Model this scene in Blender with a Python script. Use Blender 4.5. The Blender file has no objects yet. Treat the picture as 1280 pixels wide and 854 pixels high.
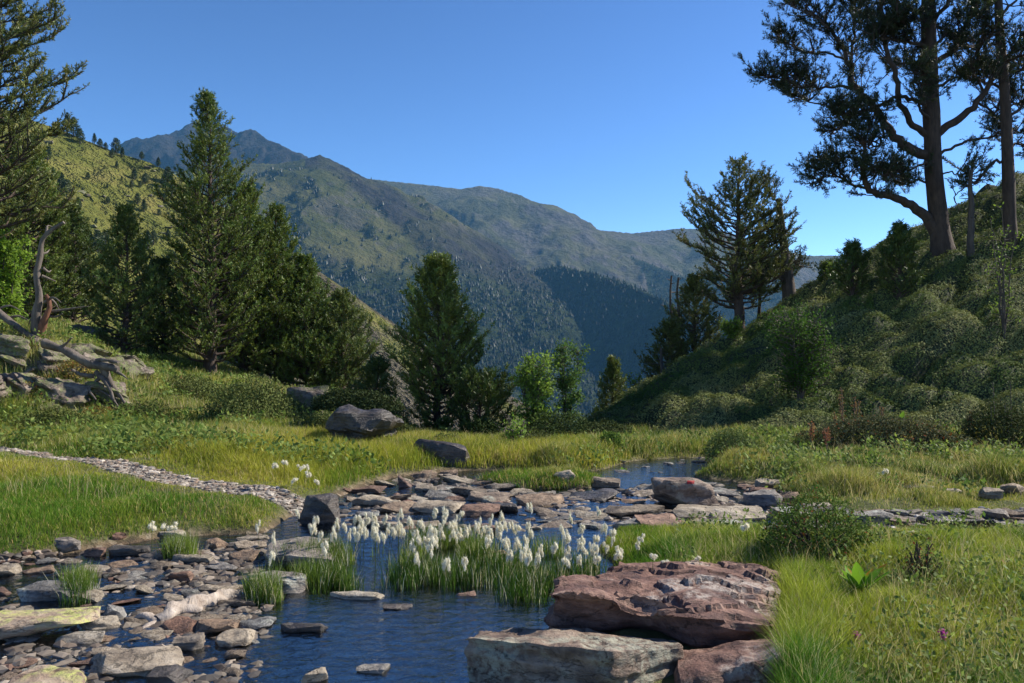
import bpy, bmesh, math, random
import numpy as np
from mathutils import Vector
rng = np.random.default_rng(11)
random.seed(5)
F = 995.6; HC = 1.6; HY = 427.0; PI = math.pi
scene = bpy.context.scene
COL = scene.collection

# ------------------------------------------------------------------ helpers
def V(px, py, Y):
    return np.array([(px-640)/F*Y, Y, HC+(HY-py)/F*Y])

def hsh(ix, iy, iz, seed):
    h = (ix.astype(np.int64)*374761393 + iy.astype(np.int64)*668265263 + iz.astype(np.int64)*2147483647 + seed*1442695041) & 0xffffffff
    h = ((h ^ (h >> 13))*1274126177) & 0xffffffff
    h = ((h ^ (h >> 16))*2246822519) & 0xffffffff
    return ((h ^ (h >> 15)) & 0xffffff)/float(0xffffff)

def noise3(p, seed=0):
    p = np.asarray(p, float); i = np.floor(p).astype(np.int64); f = p-i
    f = f*f*f*(f*(f*6-15)+10)
    r = 0
    for dx in (0, 1):
        wx = f[..., 0] if dx else 1-f[..., 0]
        for dy in (0, 1):
            wy = f[..., 1] if dy else 1-f[..., 1]
            for dz in (0, 1):
                wz = f[..., 2] if dz else 1-f[..., 2]
                r = r + wx*wy*wz*hsh(i[..., 0]+dx, i[..., 1]+dy, i[..., 2]+dz, seed)
    return r*2-1

def noise2(x, y, seed=0):
    x = np.asarray(x, float); y = np.asarray(y, float)
    ix = np.floor(x).astype(np.int64); iy = np.floor(y).astype(np.int64)
    fx = x-ix; fy = y-iy
    fx = fx*fx*fx*(fx*(fx*6-15)+10); fy = fy*fy*fy*(fy*(fy*6-15)+10)
    z = np.zeros_like(ix)
    a = hsh(ix, iy, z, seed); b = hsh(ix+1, iy, z, seed); c = hsh(ix, iy+1, z, seed); d = hsh(ix+1, iy+1, z, seed)
    return ((a*(1-fx)+b*fx)*(1-fy)+(c*(1-fx)+d*fx)*fy)*2-1

def fbm2(x, y, oct=4, seed=0, gain=.5):
    r = 0; a = 1; s = 0
    for k in range(oct):
        r = r + a*noise2(x*2**k+k*17.3, y*2**k-k*9.1, seed+k); s += a; a *= gain
    return r/s

def fbm3(p, oct=3, seed=0):
    r = 0; a = 1; s = 0
    for k in range(oct):
        r = r + a*noise3(p*2**k+k*7.7, seed+k); s += a; a *= .5
    return r/s

def ss(a, b, x):
    t = np.clip((x-a)/(b-a), 0, 1); return t*t*(3-2*t)

def norm(v):
    return v/np.maximum(np.linalg.norm(v, axis=-1, keepdims=True), 1e-9)

def mk(name, verts, faces, mat=None, parent=None, col=None, attrs=None, smooth=False, sharp=None, loc=None):
    """faces: list of int arrays (n,k)"""
    me = bpy.data.meshes.new(name)
    verts = np.asarray(verts, np.float32)
    faces = [np.asarray(f, np.int32) for f in faces if len(f)]
    me.vertices.add(len(verts)); me.vertices.foreach_set('co', verts.ravel())
    nl = sum(f.size for f in faces); nf = sum(len(f) for f in faces)
    me.loops.add(nl); me.polygons.add(nf)
    me.loops.foreach_set('vertex_index', np.concatenate([f.ravel() for f in faces]))
    tot = np.concatenate([np.full(len(f), f.shape[1], np.int32) for f in faces])
    st = np.concatenate([[0], np.cumsum(tot)[:-1]]).astype(np.int32)
    me.polygons.foreach_set('loop_start', st)
    if smooth: me.polygons.foreach_set('use_smooth', np.ones(nf, bool))
    else: me.polygons.foreach_set('use_smooth', np.zeros(nf, bool))
    if col is not None:
        a = me.attributes.new('col', 'FLOAT_COLOR', 'POINT')
        c4 = np.ones((len(verts), 4), np.float32); c4[:, :3] = col
        a.data.foreach_set('color', c4.ravel())
    for k, v in (attrs or {}).items():
        a = me.attributes.new(k, 'FLOAT', 'POINT'); a.data.foreach_set('value', np.asarray(v, np.float32))
    me.update(calc_edges=True)
    if sharp: me.set_sharp_from_angle(angle=sharp)
    if mat: me.materials.append(mat)
    o = bpy.data.objects.new(name, me); COL.objects.link(o)
    if parent: o.parent = parent
    if loc is not None: o.location = loc
    return o

def tag(o, label=None, cat=None, group=None, kind=None):
    if label: o['label'] = label
    if cat: o['category'] = cat
    if cat and not kind: o['kind'] = 'thing'
    if group: o['group'] = group
    if kind: o['kind'] = kind
    return o

def empty(name, loc, label, cat, group=None, rz=0):
    o = bpy.data.objects.new(name, None); COL.objects.link(o)
    o.empty_display_size = .1
    o.location = [float(c) for c in loc]; o.rotation_euler = (0, 0, rz)
    return tag(o, label, cat, group)

def copy_thing(src, kids, loc, rz, sc, label, group=None, tilt=(0, 0)):
    r = src.copy(); COL.objects.link(r); r.location = [float(c) for c in loc]
    r.rotation_euler = (tilt[0], tilt[1], rz)
    r.scale = sc if hasattr(sc, '__len__') else (sc, sc, sc)
    r['label'] = label
    if group: r['group'] = group
    for k in kids:
        c = k.copy(); COL.objects.link(c); c.parent = r
    return r

class Geo:
    def __init__(s): s.v = []; s.f = {}; s.c = []; s.n = 0
    def add(s, v, fs, c=None):
        v = np.asarray(v, float)
        for f in fs:
            f = np.asarray(f)
            if len(f): s.f.setdefault(f.shape[1], []).append(f+s.n)
        s.v.append(v); s.n += len(v)
        if c is not None: s.c.append(np.broadcast_to(c, (len(v), 3)))
    def build(s, name, mat, parent=None, **kw):
        fs = [np.concatenate(x) for x in s.f.values()]
        return mk(name, np.concatenate(s.v), fs, mat, parent, col=np.concatenate(s.c) if s.c else None, **kw)

def tube(g, pts, rad, sides=6, c=None, wob=0, seed=0):
    pts = np.asarray(pts, float); n = len(pts); rad = np.broadcast_to(rad, (n,))
    t = np.gradient(pts, axis=0); t = norm(t)
    up = np.array([0, 0, 1.]) if abs(t[0][2]) < .8 else np.array([1., 0, 0])
    a = norm(np.cross(t, up)); b = np.cross(t, a)
    th = np.arange(sides)/sides*2*PI
    ring = (a[:, None]*np.cos(th)[None, :, None]+b[:, None]*np.sin(th)[None, :, None])
    r = rad[:, None, None]*np.ones((n, sides, 1))
    if wob:
        q = np.stack([np.cos(th)[None]*2+np.zeros((n, 1)), np.sin(th)[None]*2+np.zeros((n, 1)), np.arange(n)[:, None]*.6+np.zeros((1, sides))], -1)
        r = r*(1+wob*noise3(q+seed*3.3, seed))[..., None]
    v = (pts[:, None]+ring*r).reshape(-1, 3)
    i = np.arange(n-1)[:, None]*sides; j = np.arange(sides)[None]; k = (j+1) % sides
    f = np.stack([i+j, i+k, i+sides+k, i+sides+j], -1).reshape(-1, 4)
    g.add(v, [f, np.array([list(range(sides))]) if sides == 4 or sides == 3 else np.zeros((0, 4), int)], c)
    # end cap
    if sides > 4:
        cv = pts[-1]; vv = np.vstack([v[-sides:], cv]); ff = np.array([[q, (q+1) % sides, sides] for q in range(sides)])
        g.add(vv, [ff], c)

def resample(pts, n):
    """catmull-rom style resampling of a polyline"""
    pts = np.asarray(pts, float)
    d = np.concatenate([[0], np.cumsum(np.linalg.norm(np.diff(pts, axis=0), axis=1))])
    t = np.linspace(0, d[-1], n)
    m = np.gradient(pts, d, axis=0) if len(pts) > 2 else np.repeat([(pts[-1]-pts[0])/d[-1]], 2, 0)
    i = np.clip(np.searchsorted(d, t, side='right')-1, 0, len(pts)-2)
    h = d[i+1]-d[i]; u = ((t-d[i])/h)[:, None]; h = h[:, None]
    return (2*u**3-3*u**2+1)*pts[i]+(u**3-2*u**2+u)*h*m[i]+(-2*u**3+3*u**2)*pts[i+1]+(u**3-u**2)*h*m[i+1]

# ------------------------------------------------------------------ materials
def newmat(name):
    m = bpy.data.materials.new(name); m.use_nodes = True
    nt = m.node_tree; nt.nodes.clear()
    out = nt.nodes.new('ShaderNodeOutputMaterial')
    return m, nt, out
def N(nt, t, **kw):
    n = nt.nodes.new(t)
    for k, v in kw.items():
        if k in n.inputs.keys(): n.inputs[k].default_value = v
        else: setattr(n, k, v)
    return n
def L(nt, a, b): nt.links.new(a, b)
def noise_node(nt, scale, detail=6, rough=.6, coord=None, vec=None):
    n = N(nt, 'ShaderNodeTexNoise'); n.inputs['Scale'].default_value = scale
    n.inputs['Detail'].default_value = detail; n.inputs['Roughness'].default_value = rough
    if vec is not None: L(nt, vec, n.inputs['Vector'])
    return n
def ramp(nt, fac, stops):
    r = N(nt, 'ShaderNodeValToRGB'); e = r.color_ramp.elements
    e[0].position = stops[0][0]; e[0].color = (*stops[0][1], 1)
    e[1].position = stops[-1][0]; e[1].color = (*stops[-1][1], 1)
    for p, c in stops[1:-1]:
        q = e.new(p); q.color = (*c, 1)
    L(nt, fac, r.inputs['Fac']); return r
def mix(nt, fac, a, b, mode='MIX'):
    m = N(nt, 'ShaderNodeMix', data_type='RGBA', blend_type=mode)
    if hasattr(fac, 'links'): L(nt, fac, m.inputs[0])
    else: m.inputs[0].default_value = fac
    for s, x in ((6, a), (7, b)):
        if hasattr(x, 'links'): L(nt, x, m.inputs[s])
        else: m.inputs[s].default_value = (*x, 1)
    return m.outputs[2]
def bump(nt, h, strength, dist, prev=None):
    b = N(nt, 'ShaderNodeBump'); b.inputs['Strength'].default_value = strength; b.inputs['Distance'].default_value = dist
    L(nt, h, b.inputs['Height'])
    if prev is not None: L(nt, prev, b.inputs['Normal'])
    return b.outputs[0]

def leaf_mat(name, base=None, trans=.35, rough=.5, spec=.3):
    """leafy material: colour comes from the 'col' attribute (kind and age of each leaf) or a constant"""
    m, nt, out = newmat(name)
    if base is None:
        c = N(nt, 'ShaderNodeAttribute', attribute_name='col').outputs['Color']
    else:
        n = noise_node(nt, 3, 3); c = mix(nt, n.outputs['Fac'], tuple(b*.75 for b in base), tuple(b*1.25 for b in base))
    p = N(nt, 'ShaderNodeBsdfPrincipled'); L(nt, c, p.inputs['Base Color']); p.inputs['Roughness'].default_value = rough
    p.inputs['Specular IOR Level'].default_value = spec
    t = N(nt, 'ShaderNodeBsdfTranslucent')
    L(nt, mix(nt, .5, c, (1, 1, .55), 'MULTIPLY'), t.inputs['Color'])
    s = N(nt, 'ShaderNodeMixShader'); s.inputs[0].default_value = trans
    L(nt, p.outputs[0], s.inputs[1]); L(nt, t.outputs[0], s.inputs[2]); L(nt, s.outputs[0], out.inputs[0])
    return m

def bark_mat(name, a, b, scale=14):
    m, nt, out = newmat(name)
    tc = N(nt, 'ShaderNodeTexCoord'); mp = N(nt, 'ShaderNodeMapping'); mp.inputs['Scale'].default_value = (1, 1, .25)
    L(nt, tc.outputs['Object'], mp.inputs['Vector'])
    n = noise_node(nt, scale, 8, .65, vec=mp.outputs[0]); r = ramp(nt, n.outputs['Fac'], [(.3, a), (.7, b)])
    p = N(nt, 'ShaderNodeBsdfPrincipled'); p.inputs['Roughness'].default_value = .9; L(nt, r.outputs[0], p.inputs['Base Color'])
    L(nt, bump(nt, n.outputs['Fac'], .8, .03), p.inputs['Normal']); L(nt, p.outputs[0], out.inputs[0]); return m

def rock_mat(name, c1, c2, c3, lichen=None, lich=.62, scale=1.0, tint=.35, strata=(1, 1, 4), rough=.75):
    m, nt, out = newmat(name)
    tc = N(nt, 'ShaderNodeTexCoord'); oi = N(nt, 'ShaderNodeObjectInfo')
    ad = N(nt, 'ShaderNodeVectorMath', operation='ADD'); L(nt, tc.outputs['Object'], ad.inputs[0])
    sc = N(nt, 'ShaderNodeVectorMath', operation='SCALE'); L(nt, oi.outputs['Location'], sc.inputs[0]); sc.inputs['Scale'].default_value = 3.7
    L(nt, sc.outputs[0], ad.inputs[1])
    mp = N(nt, 'ShaderNodeMapping'); mp.inputs['Scale'].default_value = strata; L(nt, ad.outputs[0], mp.inputs['Vector'])
    n1 = noise_node(nt, 5*scale, 8, .62, vec=mp.outputs[0]); n2 = noise_node(nt, 26*scale, 6, .7, vec=ad.outputs[0]); n3 = noise_node(nt, 2.2*scale, 4, .6, vec=ad.outputs[0])
    r = ramp(nt, n1.outputs['Fac'], [(.32, c1), (.5, c2), (.68, c3)])
    c = mix(nt, .45, r.outputs[0], ramp(nt, n2.outputs['Fac'], [(.3, (.35,)*3), (.7, (1.5,)*3)]).outputs[0], 'MULTIPLY')
    # each stone its own tone
    rr = ramp(nt, oi.outputs['Random'], [(0, (.62, .6, .58)), (.35, (1.0, .92, .82)), (.6, (1.15, .9, .72)), (.8, (.85, .9, .95)), (1, (1.3, 1.2, 1.05))])
    c = mix(nt, tint, c, rr.outputs[0], 'MULTIPLY')
    if lichen:
        lr = ramp(nt, n3.outputs['Fac'], [(lich-.04, (0, 0, 0)), (lich+.04, (1, 1, 1))])
        l2 = ramp(nt, n2.outputs['Fac'], [(.42, (0, 0, 0)), (.55, (1, 1, 1))])
        c = mix(nt, mix(nt, 1, lr.outputs[0], l2.outputs[0], 'MULTIPLY'), c, lichen)
    p = N(nt, 'ShaderNodeBsdfPrincipled'); p.inputs['Roughness'].default_value = rough; L(nt, c, p.inputs['Base Color'])
    vo = N(nt, 'ShaderNodeTexVoronoi'); vo.feature = 'DISTANCE_TO_EDGE'; vo.inputs['Scale'].default_value = 3.4*scale
    vw = N(nt, 'ShaderNodeVectorMath', operation='ADD'); vs_ = N(nt, 'ShaderNodeVectorMath', operation='SCALE'); vs_.inputs['Scale'].default_value = .35/scale; L(nt, n1.outputs['Color'], vs_.inputs[0]); L(nt, mp.outputs[0], vw.inputs[0]); L(nt, vs_.outputs[0], vw.inputs[1]); L(nt, vw.outputs[0], vo.inputs['Vector'])
    ck = ramp(nt, vo.outputs['Distance'], [(0, (.25,)*3), (.02, (1, 1, 1))]); c2_ = mix(nt, .55, c, ck.outputs[0], 'MULTIPLY'); L(nt, c2_, p.inputs['Base Color'])
    b = bump(nt, ck.outputs[0], .7, .02/scale); b = bump(nt, n1.outputs['Fac'], .9, .05/scale, b); b = bump(nt, n2.outputs['Fac'], .8, .014/scale, b)
    L(nt, b, p.inputs['Normal']); L(nt, p.outputs[0], out.inputs[0]); return m

M = {}
M['needle'] = leaf_mat('pine_needles', None, .22, .5, .3)
M['leaf'] = leaf_mat('broad_leaves', None, .42, .6, .15)
M['grass'] = leaf_mat('grass_blades', None, .42, .7, .08)
M['shrub'] = leaf_mat('shrub_leaves', None, .2, .7, .05)
M['cotton'] = leaf_mat('cotton_wool', (.88, .84, .77), .5, .9, .05)
M['bark'] = bark_mat('pine_bark', (.03, .02, .015), (.09, .06, .045))
M['bark_far'] = bark_mat('grey_bark', (.035, .028, .022), (.12, .095, .08))
M['wood'] = bark_mat('bleached_wood', (.05, .038, .03), (.2, .165, .135), 9)
M['palewood'] = bark_mat('pale_driftwood', (.2, .15, .115), (.62, .53, .44), 16)
M['redwood'] = bark_mat('rotten_red_wood', (.07, .03, .018), (.24, .1, .05), 9)
M['stone'] = rock_mat('stream_stone', (.085, .065, .05), (.215, .17, .125), (.37, .31, .235), lichen=(.34, .34, .27), lich=.66, tint=.85)
M['greystone'] = rock_mat('grey_slate', (.09, .085, .08), (.2, .19, .175), (.36, .345, .31), lichen=(.42, .43, .36), lich=.58, tint=.5)
M['rust'] = rock_mat('rusty_stone', (.09, .055, .04), (.2, .12, .085), (.33, .22, .155), tint=.6)
M['pale'] = rock_mat('pale_slab', (.16, .13, .095), (.32, .27, .2), (.47, .415, .33), tint=.3)
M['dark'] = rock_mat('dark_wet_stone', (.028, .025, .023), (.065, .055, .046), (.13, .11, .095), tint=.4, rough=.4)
M['lichen'] = rock_mat('lichen_boulder', (.24, .15, .1), (.36, .27, .19), (.42, .36, .28), lichen=(.42, .43, .13), lich=.46, tint=.1)
M['red'] = rock_mat('red_boulder', (.07, .032, .025), (.17, .085, .06), (.31, .19, .14), lichen=(.38, .32, .27), lich=.6, scale=.9, tint=.05, strata=(1, 1.4, 3))
M['redlow'] = rock_mat('lichened_block', (.07, .045, .035), (.2, .14, .1), (.4, .31, .24), lichen=(.3, .29, .22), lich=.56, scale=.9, tint=.05, strata=(1, 1, 3))
M['outcrop'] = rock_mat('outcrop_rock', (.05, .04, .03), (.16, .125, .095), (.31, .25, .2), lichen=(.13, .15, .045), lich=.5, scale=.8, tint=.1, strata=(1, 1, 2))

# ------------------------------------------------------------------ polygons on the meadow plane (photo pixel -> plan)
def plan(pts):
    out = []
    for px, py in pts:
        Y = HC*F/(py-HY); out.append(((px-640)/F*Y, Y))
    return np.array(out)
def sdist(x, y, poly):
    x = np.asarray(x, float); y = np.asarray(y, float)
    d = np.full(x.shape, 1e9); ins = np.zeros(x.shape, bool)
    n = len(poly)
    for i in range(n):
        ax, ay = poly[i]; bx, by = poly[(i+1) % n]
        ex, ey = bx-ax, by-ay; wx, wy = x-ax, y-ay
        t = np.clip((wx*ex+wy*ey)/(ex*ex+ey*ey+1e-12), 0, 1)
        d = np.minimum(d, np.hypot(wx-ex*t, wy-ey*t))
        c = ((ay > y) != (by > y))
        with np.errstate(divide='ignore', invalid='ignore'):
            xi = ax+(y-ay)*ex/(ey if abs(ey) > 1e-12 else 1e-12)
        ins ^= c & (x < xi)
    return np.where(ins, -d, d)
STREAM = plan([(-300, 705), (0, 703), (70, 694), (150, 680), (200, 672), (330, 666), (365, 645), (440, 612), (490, 597), (560, 589), (620, 588), (700, 593),
               (755, 588), (790, 577), (850, 573), (905, 573), (890, 584), (860, 596), (950, 606), (1000, 640), (1055, 652), (1050, 662), (960, 670), (860, 668), (770, 664), (745, 690),
               (770, 712), (740, 740), (680, 790), (620, 900), (560, 1100), (-600, 1100)])
ISLE = plan([(590, 603), (640, 594), (715, 597), (760, 600), (740, 611), (650, 613)])
TRAIL = plan([(1000, 645), (1060, 641), (1150, 645), (1300, 638), (1500, 636), (1500, 660), (1280, 664), (1150, 666), (1040, 668), (990, 664)])*.925
PATH = plan([(-60, 560), (10, 566), (120, 582), (210, 594), (300, 609), (370, 618), (430, 617), (435, 630), (370, 630), (300, 623), (210, 607), (120, 593), (10, 573), (-60, 566)])*.93
LEFTB = plan([(-100, 715), (60, 702), (200, 682), (300, 678), (300, 720), (330, 745), (310, 790), (295, 1000), (-400, 1000)])
SLABF = plan([(400, 640), (450, 618), (500, 612), (600, 610), (640, 616), (760, 612), (850, 600), (960, 606), (1020, 652), (950, 668), (780, 662), (640, 655), (600, 640), (540, 645), (480, 648)])
SEDGE = [plan([(350, 705), (400, 688), (450, 700), (452, 738), (400, 742), (350, 728)]), plan([(455, 700), (520, 672), (600, 678), (625, 700), (610, 735), (540, 740), (470, 735)]),
         plan([(615, 705), (700, 680), (790, 690), (800, 712), (700, 735), (660, 765), (630, 757)]), plan([(84, 736), (108, 730), (116, 750), (90, 754)]), plan([(318, 742), (338, 738), (342, 752), (322, 754)]), plan([(205, 690), (240, 688), (238, 698), (210, 699)])]

# ------------------------------------------------------------------ near terrain: thin plate through control points
ctl = [(-3, .5, .05), (0, .5, 0), (3, .5, .15), (-3, 3, .05), (0, 3, .02), (2.2, 3.4, .1), (3.5, 3.2, .2), (-5, 5, .08), (-2, 5, .03), (0, 5, .0), (2, 5, .12), (4, 5, .16), (-6, 7, .12), (-3, 7, .08),
       (0, 7, .03), (2, 7, .06), (5, 7, .1), (8, 7, .2), (-7, 9, .12), (-3, 9, .1), (0, 9, .03), (3, 9, .05), (6, 9, .12), (9, 9, .3), (0, 11, .02), (2.5, 11, .02), (5, 11, .05), (-2, 11, .1), (-5, 11, .15)]
for px, py, Y in [(0, 545, 12.2), (0, 522, 13), (100, 525, 13.5), (200, 500, 15.5), (265, 485, 18), (330, 525, 14), (420, 540, 14), (500, 548, 14), (150, 455, 18),
                  (0, 415, 15.8), (60, 412, 16), (10, 490, 13.9), (70, 475, 14.3), (130, 500, 14.2), (30, 440, 15), (100, 450, 15.2), (-200, 400, 16), (-400, 350, 20), (0, 390, 22), (-300, 300, 35), (100, 420, 30), (265, 465, 28), (350, 490, 24), (440, 505, 20), (545, 548, 15),
                  (545, 590, 22), (640, 559, 13), (640, 592, 18), (640, 650, 28), (640, 740, 45), (440, 600, 40), (265, 520, 50), (0, 440, 55), (-400, 300, 60),
                  (740, 553, 13.5), (745, 580, 20), (740, 660, 30), (740, 740, 45),
                  (800, 495, 17), (870, 452, 18), (930, 424, 19), (1000, 379, 20), (1100, 330, 20.5), (1180, 305, 20.5), (1280, 240, 20.5), (1500, 150, 22),
                  (830, 540, 14), (900, 553, 12.6), (1100, 553, 12.4), (1280, 553, 12.2), (1500, 550, 12), (1000, 490, 15.3), (1100, 450, 15.6), (1280, 410, 15.6), (1500, 350, 16),
                  (850, 510, 27), (930, 470, 28), (1050, 410, 30), (1200, 360, 30), (1400, 300, 32), (900, 640, 45), (1100, 560, 48), (1400, 420, 50)]:
    ctl.append(tuple(V(px, py, Y)))
ctl = np.array(ctl, float)
def tps_phi(r2): return .5*r2*np.log(np.maximum(r2, 1e-9))
def _fit():
    P = ctl[:, :2]; n = len(P)
    K = tps_phi(((P[:, None]-P[None])**2).sum(-1))+np.eye(n)*.5
    A = np.zeros((n+3, n+3)); A[:n, :n] = K; A[:n, n] = 1; A[:n, n+1:] = P; A[n, :n] = 1; A[n+1:, :n] = P.T
    return np.linalg.solve(A, np.concatenate([ctl[:, 2], [0, 0, 0]]))
TW = _fit()
def base_h(x, y):
    x = np.asarray(x, float); y = np.asarray(y, float); sh = x.shape; x = x.ravel(); y = y.ravel()
    r = np.zeros(len(x))
    for s in range(0, len(x), 60000):
        xs, ys = x[s:s+60000], y[s:s+60000]
        d2 = (xs[:, None]-ctl[None, :, 0])**2+(ys[:, None]-ctl[None, :, 1])**2
        r[s:s+60000] = tps_phi(d2)@TW[:-3]+TW[-3]+TW[-2]*xs+TW[-1]*ys
    return r.reshape(sh)
def hill_mask(x, y):   # the shrub covered slope on the right
    yb = np.interp(x, [-2, 1.0, 3.2, 7.6, 14], [17, 14.2, 13.0, 12.6, 12.2])
    return ss(-.3, 1.2, y-yb)*ss(.2, 2.2, x)
def left_mask(x, y):
    yb = np.interp(x, [-16, -8, -4.5, -2.6, -1, 1], [11.6, 11.2, 11.0, 11.6, 12.5, 13.5])
    return ss(0, 2, y-yb)*ss(1.5, -1, x)
def cushions(x, y):
    c_, s_ = math.cos(.32), math.sin(.32); u = (x*c_+y*s_)/1.0; v = (-x*s_+y*c_)/.52
    u = u+.25*noise2(x*1.3, y*1.3, 401); v = v+.25*noise2(x*1.3+9, y*1.3, 402)
    iu, iv = np.floor(u), np.floor(v); best = np.zeros(x.shape); tone = np.zeros(x.shape)
    for du in (-1, 0, 1):
        for dv in (-1, 0, 1):
            a, b = (iu+du).astype(np.int64), (iv+dv).astype(np.int64); z0 = np.zeros_like(a)
            cu = a+.5+.7*(hsh(a, b, z0, 31)-.5); cv = b+.5+.7*(hsh(a, b, z0, 32)-.5); R_ = .55+.4*hsh(a, b, z0, 33)
            d2 = ((u-cu)**2+(v-cv)**2)/R_**2; h = np.sqrt(np.clip(1-d2, 0, 1))*(.6+.8*hsh(a, b, z0, 34))
            m = h > best; best = np.where(m, h, best); tone = np.where(m, hsh(a, b, z0, 35), tone)
    return best, tone
def near_h(x, y, fine=True):
    h = base_h(x, y)
    sd = sdist(x, y, STREAM); si = sdist(x, y, ISLE)
    bank = ss(-.05, .5, sd)
    # meadow undulation
    h = np.where(sd > -.3, np.maximum(h, 0)*0+h, h)
    flat = ss(14, 11, y)*(1-hill_mask(x, y))
    h = h+flat*bank*(.06+.08*fbm2(x*.9, y*.9, 3, 3)+.03*fbm2(x*3, y*3, 2, 4))
    depth = .05+.12*ss(.1, .7, -sd)*ss(6.6, 5.6, y)+.03*ss(.1, .5, -sd)
    rub = np.clip(ss(.05, -.25, sdist(x, y, LEFTB))+ss(.05, -.25, sdist(x, y, SLABF)), 0, 1)
    bed = -depth*(1-rub)+.05*fbm2(x*2.3, y*2.3, 4, 9)*(1-.2*rub)-.022*rub
    h = h*(1-ss(.15, -.15, sd)*flat)+bed*ss(.15, -.15, sd)*flat
    h = h+ss(.1, -.2, si)*.14
    hm = hill_mask(x, y)
    m1 = 1-np.abs(fbm2(x*.95-y*.35, y*2.2+x*.4, 3, 21))*1.4; m2 = fbm2(x*1.9, y*3.4, 3, 27)
    h = h+hm*((m1-.75)*.4+.08*m2+.36*cushions(x, y)[0]-.2)*ss(12.5, 14, y)
    lm = left_mask(x, y)
    h = h+lm*(.16*fbm2(x*.7, y*.8, 4, 31)+.05*fbm2(x*2.5, y*2.5, 2, 33))
    if fine: h = h+.012*fbm2(x*9, y*9, 2, 41)*(y < 20)
    return h

# ------------------------------------------------------------------ far terrain: ridges
def ridge(pts): return np.array([V(*p) for p in pts])
RIDGES = [
 # (polyline, near slope, noise amp, key)
 (ridge([(-500, 20, 190), (-100, 90, 230), (40, 150, 250), (85, 165, 255), (110, 176, 255), (145, 190, 262), (180, 200, 262), (215, 216, 260), (250, 243, 250), (300, 276, 240), (345, 302, 235), (380, 328, 230),
         (420, 372, 222), (452, 405, 214), (476, 445, 206), (490, 500, 196), (498, 600, 182)]), .7, 3.2, 'hill'),
 (ridge([(-300, 240, 3300), (60, 215, 3200), (160, 187, 3100), (190, 176, 3050), (215, 165, 3000), (240, 156, 2950), (262, 153, 2900), (280, 160, 2800), (298, 166, 2750), (313, 161, 2700), (335, 175, 2600), (360, 188, 2500), (390, 203, 2400), (450, 260, 2300)]), .75, 22, 'peak'),
 (ridge([(150, 225, 2100), (250, 212, 2050), (305, 204, 2000), (345, 206, 1950), (385, 199, 1900), (400, 194, 1880), (412, 199, 1880), (432, 216, 1880), (455, 240, 1880), (480, 262, 1880), (500, 283, 1880), (525, 308, 1880), (560, 325, 1880), (600, 333, 1880), (640, 342, 1880)]), .62, 16, 'main'),
 (ridge([(385, 199, 1900), (425, 245, 1750), (480, 290, 1600), (540, 335, 1500), (620, 385, 1400), (700, 440, 1300), (760, 500, 1200)]), .8, 14, 'spur'),
 (ridge([(610, 343, 1880), (660, 339, 1800), (700, 333, 1700), (735, 340, 1600), (780, 353, 1500), (820, 371, 1400), (860, 392, 1300), (910, 432, 1200), (1000, 520, 1100)]), .95, 14, 'dark'),
 (ridge([(200, 240, 3000), (400, 226, 3000), (448, 223, 3000), (480, 226, 3000), (515, 230, 3000), (545, 233, 3000), (575, 237, 3000), (600, 233, 3000), (622, 236, 3000), (650, 244, 2950), (670, 256, 2900), (690, 271, 2850), (720, 279, 2850), (750, 288, 2900),
         (790, 292, 3000), (850, 286, 3100), (900, 288, 3200), (960, 310, 3200), (1010, 320, 3200), (1050, 320, 3200), (1100, 314, 3200), (1180, 300, 3200), (1400, 280, 3200)]), .55, 16, 'back'),
 (ridge([(690, 275, 2850), (760, 310, 2600), (850, 345, 2300), (950, 400, 2000), (1100, 460, 1800)]), .6, 14, 'backspur'),
 (ridge([(850, 288, 3100), (880, 320, 2700), (960, 370, 2300), (1150, 420, 2000)]), .55, 14, 'backspur'),
]
def far_h(x, y, want=False):
    x = np.asarray(x, float); y = np.asarray(y, float)
    fl = np.clip(-.45*(y-16)-4, -420, 0)
    best = fl+2*fbm2(x/40, y/40, 3, 50)*ss(60, 200, y); key = np.full(x.shape, -1)
    n1 = fbm2(x/420, y/420, 6, 60, .55); n2 = 1-np.abs(fbm2(x/260+3, y/260, 5, 70, .5))*2
    s1 = fbm2(x/38, y/38, 5, 80, .55); s2 = 1-np.abs(fbm2(x/22, y/22, 4, 85, .55))*2
    for ri, (pl, slope, amp, k) in enumerate(RIDGES):
        d = np.full(x.shape, 1e9); hz = np.zeros(x.shape); hb = np.full(x.shape, -1e9)
        for i in range(len(pl)-1):
            ax, ay, az = pl[i]; bx, by, bz = pl[i+1]
            ex, ey = bx-ax, by-ay
            t = np.clip(((x-ax)*ex+(y-ay)*ey)/(ex*ex+ey*ey), 0, 1)
            dd = np.hypot(x-ax-ex*t, y-ay-ey*t); hs_ = az+(bz-az)*t-slope*dd; m = hs_ > hb
            hb = np.where(m, hs_, hb); d = np.where(m, dd, d); hz = np.where(m, az+(bz-az)*t, hz)
        if k == 'hill':
            h = hz-slope*d*(1+.15*s1)+amp*(s1*.6+s2*.12)*ss(2, 30, d)+.35*s1*amp*ss(0, 3, d)*.4
        else:
            h = hz-slope*d*(1+.1*n1)+amp*(n1*2.6+n2*2.0)*ss(15, 250, d)+amp*.12*s1*ss(0, 60, d)+amp*.17*s2+amp*.3*(n2-.4)*ss(0, 60, d)+(k == 'peak')*30*(fbm2(x/130, y/130, 5, 300)+.6*n2)*ss(0, 50, d+25)
        m = h > best; best = np.where(m, h, best); key = np.where(m, ri, key)
    return (best, key) if want else best
def H(x, y):
    x = np.asarray(x, float); y = np.asarray(y, float)
    w = ss(78, 38, y)
    out = np.zeros(x.shape)
    a = w > 0
    if a.any(): out[a] += (near_h(x[a], y[a])*w[a])
    b = w < 1
    if b.any(): out[b] += far_h(x[b], y[b])*(1-w[b])
    return out
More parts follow.
